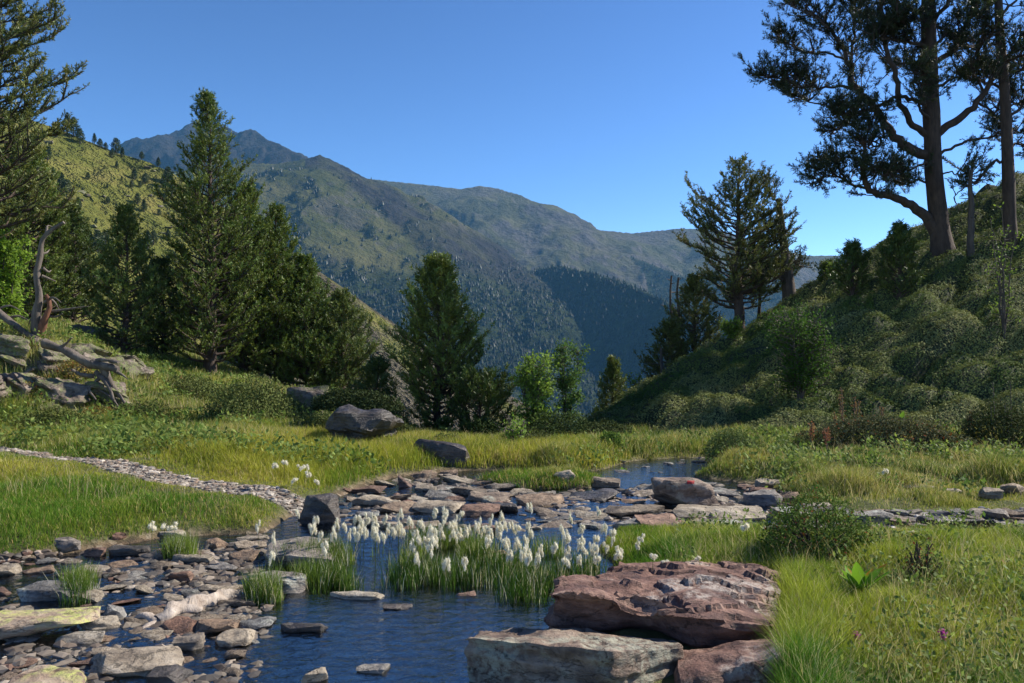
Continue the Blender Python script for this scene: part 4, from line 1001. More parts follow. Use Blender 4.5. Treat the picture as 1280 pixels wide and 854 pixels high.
small_stones('trail_gravel', [(TRAIL, 500)], 0, .01, .035, M['pebble'], 'grey gravel between the stones of the right row', seed=3, cols=[(.2, .19, .18), (.3, .28, .26), (.12, .11, .1)])

# ---- bleached log in the stream
olg = hit(240, 785); e_log = empty('driftwood_log', olg, 'bleached pale log lying among the stones of the left stream', 'log')
a = V(196, 778, 4.55)-olg; b = V(300, 742, 5.05)-olg
g = Geo(); tube(g, resample([a, a*.6+b*.4+np.array([0, 0, .02]), b], 22), np.interp(np.arange(22), [0, 3, 12, 21], [.035, .06, .055, .022]), 12, wob=.6, seed=3); g.build('stem', M['palewood'], e_log, smooth=True)
g = Geo()
tube(g, resample([a*.9+b*.1, a*1.05+np.array([-.02, -.12, -.02]), a*1.1+np.array([.02, -.2, -.05])], 8), np.linspace(.035, .012, 8), 7, wob=.4, seed=6); tube(g, resample([a, a+np.array([-.1, .02, .03]), a+np.array([-.16, .0, -.02])], 8), np.linspace(.03, .01, 8), 6, wob=.3, seed=9); g.build('root_stub', M['palewood'], e_log, smooth=True)

# ------------------------------------------------------------------ water
def water_mat():
    m, nt, out = newmat('stream_water'); geo = N(nt, 'ShaderNodeNewGeometry')
    mp = N(nt, 'ShaderNodeMapping'); mp.inputs['Scale'].default_value = (1, 1.6, 1); L(nt, geo.outputs['Position'], mp.inputs['Vector'])
    n1 = noise_node(nt, 9, 4, .55, vec=mp.outputs[0]); n1.inputs['Distortion'].default_value = .6; n2 = noise_node(nt, 30, 3, .5, vec=mp.outputs[0])
    b = bump(nt, n1.outputs['Fac'], 1, .012); b = bump(nt, n2.outputs['Fac'], 1, .0025, b)
    fr = N(nt, 'ShaderNodeFresnel', IOR=2.8); L(nt, b, fr.inputs['Normal'])
    t = N(nt, 'ShaderNodeBsdfTransparent'); t.inputs['Color'].default_value = (.5, .47, .4, 1)
    gl = N(nt, 'ShaderNodeBsdfGlossy'); gl.inputs['Roughness'].default_value = .03; gl.inputs['Color'].default_value = (.9, .95, 1, 1); L(nt, b, gl.inputs['Normal'])
    mx = N(nt, 'ShaderNodeMixShader'); L(nt, fr.outputs[0], mx.inputs[0]); L(nt, t.outputs[0], mx.inputs[1]); L(nt, gl.outputs[0], mx.inputs[2]); L(nt, mx.outputs[0], out.inputs[0]); return m
gx_ = np.arange(-6, 7, .08); gy_ = np.arange(1.2, 12, .08); XX, YY = np.meshgrid(gx_, gy_); m_ = sdist(XX, YY, STREAM) < .3
nx = len(gx_); idx = np.arange(XX.size).reshape(XX.shape); q = np.stack([idx[:-1, :-1], idx[:-1, 1:], idx[1:, 1:], idx[1:, :-1]], -1)[m_[:-1, :-1]]
used = np.unique(q); rm = np.zeros(XX.size, int); rm[used] = np.arange(len(used))
w_ = mk('water', np.stack([XX.ravel()[used], YY.ravel()[used], 0*used], -1), [rm[q]], water_mat(), smooth=True); tag(w_, kind='structure')

# ------------------------------------------------------------------ grass
GB = 1.85
def blades(name, x, y, h, w, col, label, lean=.35, cat='grass', seed=0, mat='grass', zoff=-.01, stiff=1.0, z=None):
    if z is None: h = h*(.3+.7*ss(0, .9, sdist(x, y, TRAIL)))*(.55+.45*ss(0, .35, sdist(x, y, STREAM)))*(.4+.6*ss(0, .7, sdist(x, y, PATH)))
    col = np.clip(col*GB, 0, .6)
    r = np.random.default_rng(seed); n = len(x); z = (H(x, y) if z is None else z)+zoff
    root = np.stack([x, y, z], -1); th = r.uniform(0, 2*PI, n); ld = r.uniform(0, 2*PI, n)
    s = np.stack([np.cos(th), np.sin(th), 0*th], -1)*(w*.5)[:, None]; l = np.stack([np.cos(ld), np.sin(ld), 0*ld], -1)*(h*lean*r.uniform(.2, 1.3, n))[:, None]
    up = np.array([0, 0, 1.])[None]*h[:, None]
    mid = root+up*.58+l*.35; tip = root+up*(1-.12*lean)+l
    v = np.stack([root-s, root+s, mid+s*.8, mid-s*.8, tip], 1).reshape(-1, 3); b = np.arange(n)*5
    o = mk(name, v, [np.stack([b, b+1, b+2, b+3], -1), np.stack([b+3, b+2, b+4], -1)], M[mat], col=np.repeat(col, 5, 0)); tag(o, label, cat, kind='stuff'); return o
def sample(n, y0, y1, u0, u1, seed):
    r = np.random.default_rng(seed); y = np.exp(r.uniform(math.log(y0), math.log(y1), n)); return r.uniform(u0, u1, n)*y, y, r
def gcol(x, y, r, green, yel, straw, ps=.5, pstraw=.08, seed=0):
    n = len(x); t = np.clip(.48+1.5*fbm2(x*ps, y*ps, 4, seed)+r.normal(0, .22, n), 0, 1)[:, None]
    c = np.array(green)*(1-t)+np.array(yel)*t; m = r.random(n) < pstraw*(1+fbm2(x*1.3, y*1.3, 2, seed+4)); c[m] = np.array(straw)*r.uniform(.7, 1.1, (m.sum(), 1))
    return c*r.uniform(.75, 1.2, (n, 1))
def meadow_ok(x, y, r):
    sS = sdist(x, y, STREAM); sI = sdist(x, y, ISLE); sP = sdist(x, y, PATH); sT = sdist(x, y, TRAIL)
    ok = ((sS > .02+.06*r.random(len(x))) | (sI < -.03)) & (sP > .02) & (sT > 0)
    rb = (x > .12) & (x < 1.42) & (y > 3.4) & (y < 5.2) & (x > .1)            # under the red boulder
    bx = (x-((np.clip(y, 3.3, 5.2)-3.3)*0+.0)); return ok & ~((x < (y*.34)) & (y < 5.0) & (x > -.3))
# left and back meadows
x, y, r = sample(370000, 5.5, 13.5, -1.0, .15, 21)
ok = meadow_ok(x, y, r); x, y = x[ok], y[ok]
cl = fbm2(x*2.2, y*2.2, 3, 22); rough = left_mask(x, y); dens = r.random(len(x)) < np.clip(.85+cl*.5, .2, 1); x, y, cl, rough = x[dens], y[dens], cl[dens], rough[dens]
tall = np.clip(ss(0, .8, sdist(x, y, PATH))*(y > np.interp(x, [-7, -2], [10.4, 8.0])), 0, 1)
h = (.055+.03*r.random(len(x))+.11*np.clip(cl, 0, 1)*r.random(len(x))+.1*tall*(.5+r.random(len(x))))
blades('meadow_grass', x, y, h, .0035*(y/5)**.9*r.uniform(.7, 1.3, len(x)), gcol(x, y, r, (.06, .12, .014), (.22, .22, .032), (.34, .26, .11), .7, .16, 24), 'short yellow green grass of the left meadow', .5, seed=25)
# right meadow (behind the row of stones and centre)
x, y, r = sample(300000, 6.3, 13.2, .02, 1.1, 31)
ok = meadow_ok(x, y, r); x, y = x[ok], y[ok]; cl = fbm2(x*1.8, y*1.8, 3, 32); k = r.random(len(x)) < np.clip(.75+cl*.9, .1, 1); x, y, cl = x[k], y[k], cl[k]
h = .045+.035*r.random(len(x))+.3*np.clip(cl, 0, 1)**1.2
blades('meadow_grass', x, y, h, .0035*(y/5)**.9*r.uniform(.7, 1.3, len(x)), gcol(x, y, r, (.07, .11, .02), (.21, .2, .05), (.36, .29, .15), 1.0, .2, 34), 'olive tussock grass of the right meadow behind the row of stones', .5, seed=35)
# right foreground
x, y, r = sample(420000, 2.4, 7.2, .1, 1.1, 41)
ok = meadow_ok(x, y, r) & (y < np.interp(x, [0, 3, 6], [7, 6.9, 6.9])); x, y = x[ok], y[ok]; cl = fbm2(x*2.6, y*2.6, 3, 42)
edge = np.exp(-((x-y*.36)/.25)**2)*(y < 4.8)
h = .06+.05*r.random(len(x))*(.4+1.2*r.random(len(x)))+.14*np.clip(cl, 0, 1)+.16*edge*r.random(len(x))
blades('meadow_grass', x, y, h, .0032*(y/5)**.8*r.uniform(.7, 1.4, len(x)), gcol(x, y, r, (.045, .11, .012), (.19, .22, .03), (.38, .32, .17), 1.3, .13, 44), 'fresh green grass of the right foreground', .55, seed=45)
# rough slope behind the path and the shaded back bank
x, y, r = sample(150000, 10.5, 26, -.85, .3, 51)
k = (hill_mask(x, y) < .3) & (sdist(x, y, STREAM) > .1) & (sdist(x, y, PATH) > .1); x, y = x[k], y[k]; cl = fbm2(x*1.5, y*1.5, 3, 52)
h = .1+.12*r.random(len(x))+.16*np.clip(cl, 0, 1)
blades('slope_grass', x, y, h, .005*(y/8)*r.uniform(.7, 1.3, len(x)), gcol(x, y, r, (.05, .09, .018), (.17, .18, .04), (.4, .31, .16), .8, .22, 54), 'rough mixed grass and herbs on the slope behind the path', .45, seed=55)
# sedge in the water
xs, yy = [], []
r = np.random.default_rng(61)
for pl_ in SEDGE:
    mn, mx = pl_.min(0)-.15, pl_.max(0)+.15; n = 42000; a = r.uniform(mn[0], mx[0], n); b = r.uniform(mn[1], mx[1], n); c = fbm2(a*4, b*4, 2, 62); sd_ = sdist(a, b, pl_); k = (sd_ < .14*c+.03) & (r.random(n) < np.clip(.25+c*1.5, 0.0, .6)*ss(.1, -.2, sd_)); xs.append(a[k]); yy.append(b[k])
x = np.concatenate(xs); y = np.concatenate(yy)
blades('sedge', x, y, r.uniform(.08, .25, len(x)), .0045*np.ones(len(x)), gcol(x, y, r, (.028, .062, .01), (.1, .14, .025), (.4, .36, .24), 1.5, .16, 64), 'upright dark green sedge growing in the shallow water', .3, cat='sedge', seed=65, z=np.zeros(len(x))-.05, zoff=0)
print('grass done')

def herbs(name, n, y0, y1, u0, u1, label, seed, cond, sc=1.0):
    x, y, r = sample(n, y0, y1, u0, u1, seed); ok = meadow_ok(x, y, r) & cond(x, y) & (fbm2(x*1.2, y*1.2, 3, seed) > -.05); x, y = x[ok], y[ok]; z = H(x, y); g = Geo(); k = 9
    X_ = np.repeat(x, k)+r.normal(0, .035, len(x)*k)*sc; Y_ = np.repeat(y, k)+r.normal(0, .035, len(x)*k)*sc; Z_ = np.repeat(z, k)+r.uniform(.02, .16, len(x)*k)*sc
    t = np.repeat(r.random(len(x)), k)[:, None]; c = (np.array([.08, .15, .03])*(1-t)+np.array([.26, .32, .08])*t)*r.uniform(.7, 1.3, (len(x)*k, 1)); m = np.repeat(r.random(len(x)) < .003, k); c[m] = np.array([.3, .12, .05])
    leaves(g, np.stack([X_, Y_, Z_], -1), np.tile([0, -.3, 1.], (len(X_), 1)), r.uniform(.018, .045, len(X_))*sc*(np.repeat(y, k)/5)**.4, c, r, .5); o = g.build(name, M['leaf']); tag(o, label, 'herbs', kind='stuff')
def leaves(g, P, nrm_, size, cols, r, ratio=.5):
    n = len(P); d = norm(r.normal(size=(n, 3))+nrm_*.3); s = norm(np.cross(d, nrm_+r.normal(0, .5, (n, 3)))); l = d*size[:, None]; s = s*(size*ratio)[:, None]
    v = np.stack([P, P+l*.5+s*.5, P+l, P+l*.5-s*.5], 1).reshape(-1, 3); b = np.arange(n)*4
    g.add(v, [np.stack([b, b+1, b+2, b+3], -1)], np.repeat(cols, 4, 0))
herbs('meadow_herbs', 1600, 2.9, 7.0, .2, .8, 'small leafy herbs among the grass of the right foreground', 201, lambda x, y: sdist(x, y, TRAIL) > .1)
herbs('meadow_herbs', 2600, 7.5, 13, .05, .85, 'small leafy herbs in the right meadow', 202, lambda x, y: sdist(x, y, TRAIL) > .1, 1.2)
herbs('slope_herbs', 5000, 9, 20, -.8, -.02, 'leafy herbs and low cushions on the slope behind the path', 203, lambda x, y: left_mask(x, y)+(sdist(x, y, PATH) < 1.5) > .3, 1.6)
for q_, (n_, y0_, y1_, u0_, u1_, lb_) in enumerate([(4500, 3.0, 7, .2, .8, 'dry straw coloured stalks in the right foreground'), (6000, 7, 13.5, -.8, .85, 'dry seed stalks standing in the meadows'), (3000, 12, 18, -.8, -.1, 'dry seed stalks on the left slope')]):
    x, y, r = sample(n_, y0_, y1_, u0_, u1_, 210+q_); ok = meadow_ok(x, y, r) & (hill_mask(x, y) < .3); x, y = x[ok], y[ok]
    blades('dry_stalks', x, y, r.uniform(.12, .3, len(x)), .0022*(y/4)**.7*r.uniform(.8, 1.3, len(x)), np.array([.3, .25, .14])*r.uniform(.5, 1.2, (len(x), 1)), lb_, .6, cat='dry grass', seed=220+q_)

# ------------------------------------------------------------------ hill shrub cover (low alpenrose/juniper carpet)
def leaves(g, P, nrm_, size, cols, r, ratio=.5):
    n = len(P); d = norm(r.normal(size=(n, 3))+nrm_*.3); s = norm(np.cross(d, nrm_+r.normal(0, .5, (n, 3)))); l = d*size[:, None]; s = s*(size*ratio)[:, None]
    v = np.stack([P, P+l*.5+s*.5, P+l, P+l*.5-s*.5], 1).reshape(-1, 3); b = np.arange(n)*4
    g.add(v, [np.stack([b, b+1, b+2, b+3], -1)], np.repeat(cols, 4, 0))
x, y, r = sample(700000, 11.6, 23, -.05, .95, 71)
hm = hill_mask(x, y); k = r.random(len(x)) < hm; x, y = x[k], y[k]
z = H(x, y); cb, tone = cushions(x, y); e_ = .04; k = (r.random(len(x)) < .35+.65*np.clip(cb*2, 0, 1)); x, y, z, cb, tone = x[k], y[k], z[k], cb[k], tone[k]
nx_ = -(H(x+e_, y)-z)/e_; ny_ = -(H(x, y+e_)-z)/e_; nn_ = norm(np.stack([nx_, ny_, np.ones(len(x))], -1))
g = Geo(); P = np.stack([x, y, z], -1)+nn_*(r.random((len(x), 1))**1.3*.1)
pt = np.clip(.15+.7*tone+fbm2(x*.7, y*.7, 3, 75)*.6, 0, 1)[:, None]
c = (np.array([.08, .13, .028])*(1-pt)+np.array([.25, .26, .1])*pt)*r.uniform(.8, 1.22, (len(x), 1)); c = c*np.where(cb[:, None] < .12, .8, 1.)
d = norm(np.cross(nn_, r.normal(size=P.shape))); n_ = norm(nn_+r.normal(0, .38, P.shape)); s_ = norm(np.cross(n_, d)); d = np.cross(s_, n_); sz = (r.uniform(.026, .05, len(x))*(y/15)**.6)[:, None]
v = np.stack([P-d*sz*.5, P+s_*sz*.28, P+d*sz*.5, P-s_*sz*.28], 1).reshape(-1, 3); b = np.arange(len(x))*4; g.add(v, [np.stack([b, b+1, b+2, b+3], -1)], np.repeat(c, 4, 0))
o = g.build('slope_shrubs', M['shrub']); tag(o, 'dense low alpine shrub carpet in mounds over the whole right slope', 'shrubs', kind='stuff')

# ------------------------------------------------------------------ individual shrubs
def mound(name, loc, dims, n, size, c1, c2, label, cat='shrub', seed=0, group=None, ratio=.5, mat='shrub', red=0, fill=.35, stems=24):
    r = np.random.default_rng(seed); e = empty(name, loc, label, cat, group)
    d = norm(r.normal(size=(n, 3))); d[:, 2] = np.abs(d[:, 2]); lump = 1+.28*fbm3(d*2.4+seed, 3, seed)
    rad = (1-fill*r.random(n)**1.5)*lump; P = d*rad[:, None]*np.array(dims)*np.array([.5, .5, 1]); t = r.random((n, 1))
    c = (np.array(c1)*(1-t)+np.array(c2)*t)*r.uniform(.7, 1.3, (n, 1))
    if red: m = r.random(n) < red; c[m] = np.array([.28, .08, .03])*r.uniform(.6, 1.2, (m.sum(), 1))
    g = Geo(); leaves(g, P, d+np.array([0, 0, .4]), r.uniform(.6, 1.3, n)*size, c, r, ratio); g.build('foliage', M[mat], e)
    g = Geo()
    for q in range(stems):
        dd = norm(np.array([r.normal(), r.normal(), abs(r.normal())+.3])); tube(g, dd*np.array(dims)*np.array([.5, .5, 1])*np.linspace(0, .85, 5)[:, None]+r.normal(0, .01, (5, 3)), np.linspace(.012, .004, 5)*max(1, dims[2]), 4)
    g.build('stems', M['bark'], e, smooth=True); return e
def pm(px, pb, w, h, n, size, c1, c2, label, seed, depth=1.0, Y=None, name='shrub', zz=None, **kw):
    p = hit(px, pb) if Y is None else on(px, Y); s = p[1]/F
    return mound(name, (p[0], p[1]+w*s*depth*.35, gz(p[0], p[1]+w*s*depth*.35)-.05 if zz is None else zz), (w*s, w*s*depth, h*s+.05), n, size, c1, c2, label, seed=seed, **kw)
sg1, sg2 = (.07, .1, .025), (.16, .18, .06)
pm(298, 552, 120, 62, 14000, .045, sg1, sg2, 'broad rounded green shrub on the left slope', 81, Y=12.9)
pm(225, 512, 80, 26, 6000, .045, sg1, sg2, 'low green cushion between the roots and the tallest pine', 180, Y=15.8)
pm(395, 548, 90, 30, 7000, .045, sg1, sg2, 'low shrub before the overhanging rock', 181, Y=12.6)
pm(205, 540, 70, 22, 5000, .045, (.08, .1, .02), (.2, .19, .06), 'yellowish low cushion left of the broad rounded shrub', 182, Y=13.2)
pm(350, 520, 70, 32, 6000, .045, sg1, sg2, 'smaller shrub mound left of the angular grey boulder', 82, Y=15.5)
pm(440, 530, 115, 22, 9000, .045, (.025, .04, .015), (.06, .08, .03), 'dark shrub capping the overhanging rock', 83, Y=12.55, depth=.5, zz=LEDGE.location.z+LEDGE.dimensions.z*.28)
pm(405, 560, 46, 34, 3500, .04, sg1, sg2, 'small shrub at the left foot of the overhanging rock', 183, Y=12.0)
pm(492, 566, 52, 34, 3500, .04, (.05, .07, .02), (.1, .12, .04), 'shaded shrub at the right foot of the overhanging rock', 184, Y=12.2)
pm(372, 532, 60, 24, 3500, .04, sg1, sg2, 'cushion in front of the angular grey boulder', 185, Y=13.6)
pm(555, 590, 60, 18, 2500, .035, sg1, sg2, 'low cushion before the round grey boulder', 186, Y=11.0)
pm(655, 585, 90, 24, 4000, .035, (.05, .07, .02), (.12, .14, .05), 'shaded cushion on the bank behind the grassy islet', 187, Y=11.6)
e = bpy.context.scene.objects
pm(480, 540, 70, 40, 5000, .045, sg1, sg2, 'shrub between overhanging rock and the lone pine', 84, Y=14.6)
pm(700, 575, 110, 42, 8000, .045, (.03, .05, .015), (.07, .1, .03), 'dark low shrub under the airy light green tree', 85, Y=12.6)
pm(765, 582, 34, 24, 3000, .04, (.07, .13, .02), (.13, .2, .04), 'bright green tuft shrub beside the far channel', 86, Y=10.9)
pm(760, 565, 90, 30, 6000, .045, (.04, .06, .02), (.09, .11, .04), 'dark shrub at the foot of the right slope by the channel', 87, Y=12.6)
pm(1120, 588, 230, 46, 22000, .035, (.05, .065, .025), (.14, .14, .07), 'long low grey green shrub at the right meadow edge', 88, Y=10.6, depth=.4, red=.04)
pm(1270, 585, 120, 60, 9000, .04, (.04, .06, .02), (.1, .11, .04), 'dark tall shrub cut by the right edge', 89, Y=11.2, depth=.6)
pm(925, 598, 70, 34, 6000, .03, (.07, .11, .03), (.16, .2, .07), 'pale green leafy herb mound left of the dirt patch', 90, Y=10.3)
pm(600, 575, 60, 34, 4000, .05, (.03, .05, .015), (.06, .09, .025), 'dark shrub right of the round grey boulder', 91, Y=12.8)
pm(1035, 742, 160, 80, 9000, .024, (.05, .1, .015), (.16, .22, .05), 'glossy leaved shrub with reddish tips behind the red boulder', 92, Y=5.1, depth=.7, red=.05, ratio=.45)
pm(1165, 790, 60, 60, 1100, .02, (.05, .08, .02), (.14, .17, .05), 'small sparse twiggy shrub in the right foreground grass', 93, Y=4.6, red=.1, ratio=.5, fill=.9)
pm(60, 560, 130, 30, 7000, .04, (.06, .09, .02), (.16, .17, .05), 'tangled herb patch below the outcrop at left', 94, Y=12.2, depth=.5)
pm(170, 545, 90, 26, 5000, .04, (.06, .09, .02), (.15, .16, .05), 'tangled herb patch right of the hanging roots', 95, Y=13.4, depth=.6)
for k, (px, Y, w_, h_, lb) in enumerate([(30, 13.6, 60, 22, 'yellow brown herb tuft on the outcrop near the left edge'), (85, 14.3, 50, 20, 'yellow flowering herb clump under the grey roots'), (110, 13.2, 60, 18, 'reddish herb clump at the foot of the outcrop')]):
    pm(px, 0, w_, h_, 2500, .035, (.1, .1, .03), (.3, .22, .05), lb, 96+k, Y=Y, red=.12)

# broadleaf trees and bushes
def leafy(name, px, Y, top, width, n, size, c1, c2, label, seed, stems=5, airy=.5, group=None, base_z=None, cat='small tree'):
    r = np.random.default_rng(seed); b = on(px, Y); Ht = max(.45, HC+(HY-top)/F*Y-b[2]); R = width/2/F*Y
    e = empty(name, b, label, cat, group); T, B, C = Geo(), Geo(), Geo(); P = []
    for s in range(stems):
        a = s/stems*2*PI+r.uniform(0, 1); hh = Ht*r.uniform(.72, 1.0); u = np.linspace(0, 1, 9)[:, None]; out_ = R*r.uniform(.15, .75)
        st = np.concatenate([np.cos(a)*out_*u**1.2, np.sin(a)*out_*u**1.2, hh*u], 1)+r.normal(0, .015*Ht, (9, 3))*u; tube(T, st, (.012+.008*Ht)*(1-.85*u[:, 0])*.7, 6)
        for q in range(int(22*airy*2)):
            t = r.uniform(.15, 1); i = t*8; i0 = min(int(i), 7); p0 = st[i0]+(st[i0+1]-st[i0])*(i-i0)
            d = norm(np.array([r.normal(), r.normal(), r.uniform(.1, 1.0)])); Lb = R*r.uniform(.25, .75)*(1.1-.5*t); w4 = np.linspace(0, 1, 4)[:, None]; br = p0+d*Lb*w4+r.normal(0, .02, (4, 3))*w4; tube(B, br, np.linspace(.01, .003, 4), 4)
            k = r.integers(2, 5)
            for _ in range(k):
                tt_ = r.uniform(.3, 1); P.append(p0+d*Lb*tt_)
    P = np.array(P); idx = r.integers(0, len(P), n); PP = P[idx]+r.normal(0, .075*max(.7, R), (n, 3)); t = r.random((n, 1)); c = (np.array(c1)*(1-t)+np.array(c2)*t)*r.uniform(.75, 1.3, (n, 1))
    leaves(C, PP, np.tile([0, 0, 1.], (n, 1)), r.uniform(.7, 1.3, n)*size, c, r, .55)
    T.build('trunk', M['bark_far'], e, smooth=True); B.build('branches', M['bark_far'], e, smooth=True); C.build('crown', M['leaf'], e); return e
leafy('rowan_tree', 668, 13.6, 442, 92, 5200, .055, (.12, .2, .03), (.22, .32, .06), 'airy light green young tree right of the lone pine', 131)
leafy('rowan_tree', 708, 14.0, 428, 60, 3200, .055, (.06, .12, .03), (.12, .2, .05), 'darker slim young tree just right of the airy light one', 132, stems=3)
leafy('rowan_bush', 645, 11.4, 560, 44, 420, .05, (.14, .24, .03), (.24, .36, .06), 'tiny bright sapling on the bank before the dark shrub', 133, stems=4, airy=.3, cat='sapling')
leafy('leafy_bush', 5, 16.5, 290, 80, 6500, .075, (.14, .24, .03), (.26, .38, .05), 'bright yellow green leafy bush at the left edge', 134, stems=7, cat='bush')
leafy('leafy_bush', 1000, 14.6, 385, 110, 11000, .045, (.035, .085, .012), (.08, .16, .025), 'large green leafy bush low on the right slope', 135, stems=11, airy=1.1, cat='bush')
leafy('leafy_bush', 915, 18.3, 412, 40, 1400, .07, (.11, .18, .03), (.2, .28, .05), 'sunlit light green bush before the tall open pine', 136, cat='bush')
leafy('leafy_bush', 1255, 15.5, 255, 60, 500, .06, (.1, .17, .03), (.2, .28, .05), 'sparse light leaved sapling near the right edge of the slope', 137, airy=.3, cat='bush')
leafy('leafy_bush', 795, 20, 462, 30, 900, .07, (.13, .2, .04), (.2, .28, .06), 'pale green bush beside the small pointed pine', 138, cat='bush')
leafy('leafy_bush', 1045, 19.5, 352, 30, 500, .07, (.1, .16, .03), (.18, .25, .05), 'tiny light bush on the right crest near the young pines', 139, cat='bush')

# tall spikes (dock) and flowers
def spikes(px, pb, n, label, seed, hgt=.4, c=(.2, .12, .06), group='dock plants at the right meadow edge', Y=None):
    p = on(px, Y) if Y else hit(px, pb); e = empty('dock_plant', p, label, 'plant', group); r = np.random.default_rng(seed); S, L_ = Geo(), Geo()
    for q in range(n):
        a = np.array([r.normal(0, .12), r.normal(0, .08), 0]); h_ = hgt*r.uniform(.6, 1.1); d = np.array([r.normal(0, .08), 0, 1.])*h_; pt_ = a+d*np.linspace(0, 1, 5)[:, None]; S, L_ = Geo(), Geo(); tube(S, pt_, .006, 4)
        m_ = 130; t = r.uniform(.45, 1.0, m_); P = a+d*t[:, None]+r.normal(0, .016, (m_, 3)); leaves(L_, P, np.tile([0, 0, 1.], (m_, 1)), np.full(m_, .028), np.array(c)*r.uniform(.6, 1.4, (m_, 1)), r); st_ = S.build('stem', M['bark_far'], e); L_.build('seed_head', M['leaf'], st_)
spikes(1062, 0, 5, 'cluster of brown seed spikes behind the long grey green shrub', 141, Y=11.4, hgt=.75)
spikes(1095, 0, 3, 'brown seed spikes just right of the bigger spike cluster', 142, Y=11.5, hgt=.65)
spikes(1030, 0, 3, 'orange red dock at the left end of the long shrub', 143, Y=10.4, hgt=.45, c=(.28, .12, .07))
spikes(1213, 0, 2, 'single brown spike in the shade left of the tall right shrub', 144, Y=11.6, hgt=.6)
spikes(1262, 0, 5, 'dark green upright spikes before the right edge slope', 145, Y=11.3, hgt=.9, c=(.05, .08, .02))
# broad leaved plant
def broadleaf(loc, label, n, ln, w, c1, seed, name='broadleaf_plant', up=.8):
    e = empty(name, loc, label, 'plant', None); r = np.random.default_rng(seed); g = Geo(); S = Geo()
    for q in range(n):
        a = q/n*2*PI+r.uniform(-.3, .3); el = r.uniform(up, 1.25); d = np.array([math.cos(a)*math.cos(el), math.sin(a)*math.cos(el), math.sin(el)]); s = norm(np.cross(d, [0, 0, 1.])); nn = np.cross(s, d); Lf = ln*r.uniform(.7, 1.1); m_ = 7; t = np.linspace(0, 1, m_)
        wd = w*np.sin(np.clip(t*.93+.07, 0, 1)*PI)**.8*(t < .99); ctr = d*Lf*t[:, None]-np.array([0, 0, 1])*.12*Lf*(t**2)[:, None]
        v = np.concatenate([ctr-s*wd[:, None]+nn*wd[:, None]*.35, ctr, ctr+s*wd[:, None]+nn*wd[:, None]*.35]); f_ = [[j, j+1, m_+j+1, m_+j] for j in range(m_-1)]+[[m_+j, m_+j+1, 2*m_+j+1, 2*m_+j] for j in range(m_-1)]
        cc = np.tile(np.array(c1)*r.uniform(.8, 1.2), (3*m_, 1))
        if q % 4 == 0: cc[[m_-1, 2*m_-1, 3*m_-1, m_-2, 3*m_-2]] = (.45, .14, .03)
        g.add(v, [np.array(f_)], cc)
    g.build('leaves', M['leaf'], e, smooth=True); return e
p = on(1075, 4.45); broadleaf(p+np.array([0, 0, .02]), 'bright green broad leaved plant with orange tips in the right foreground', 10, .27, .035, (.17, .33, .03), 151)
p = on(440, 9.2); broadleaf(p+np.array([0, 0, .02]), 'yellow green broad leaved plant on the bank behind the path', 7, .26, .035, (.25, .32, .05), 152)
p = on(330, 14.0); p[2] = V(330, 497, 14)[2]; broadleaf(p, 'lone yellow fern frond above the rounded left shrub', 9, .35, .04, (.3, .4, .04), 153, name='fern', up=.35)
p = on(1125, 11.5); p[2] += .3; broadleaf(p, 'bright fern frond above the long grey green shrub', 7, .3, .04, (.16, .3, .04), 154, name='fern', up=.3)
p = on(780, 9.9); broadleaf(p, 'small leafy herb on the right end of the grassy islet', 8, .14, .025, (.14, .26, .04), 155)
# purple orchids
for px, Y, lab in [(1070, 3.78, 'purple orchid spike at the bottom edge left of the other'), (1178, 3.7, 'purple orchid spike at the bottom edge, the right one')]:
    p = on(px, Y); e = empty('orchid', p, lab, 'flower'); g = Geo(); zt = V(px, 843 if px < 1100 else 850, Y)[2]-p[2]; zt = max(zt, .1); tube(g, np.array([[0, 0, 0], [0, 0, zt*.6], [.004, 0, zt]]), .003, 4); g.build('stem', M['bark_far'], e)
    g = Geo(); r = np.random.default_rng(5); n = 70; t = r.random(n); P = np.stack([r.normal(0, .007, n), r.normal(0, .007, n), zt+.045*(t-.8)], -1); leaves(g, P, np.tile([0, 0, 1.], (n, 1)), np.full(n, .014), np.array([.42, .08, .36])*r.uniform(.6, 1.5, (n, 1)), r, .8); g.build('flower_head', M['leaf'], e)

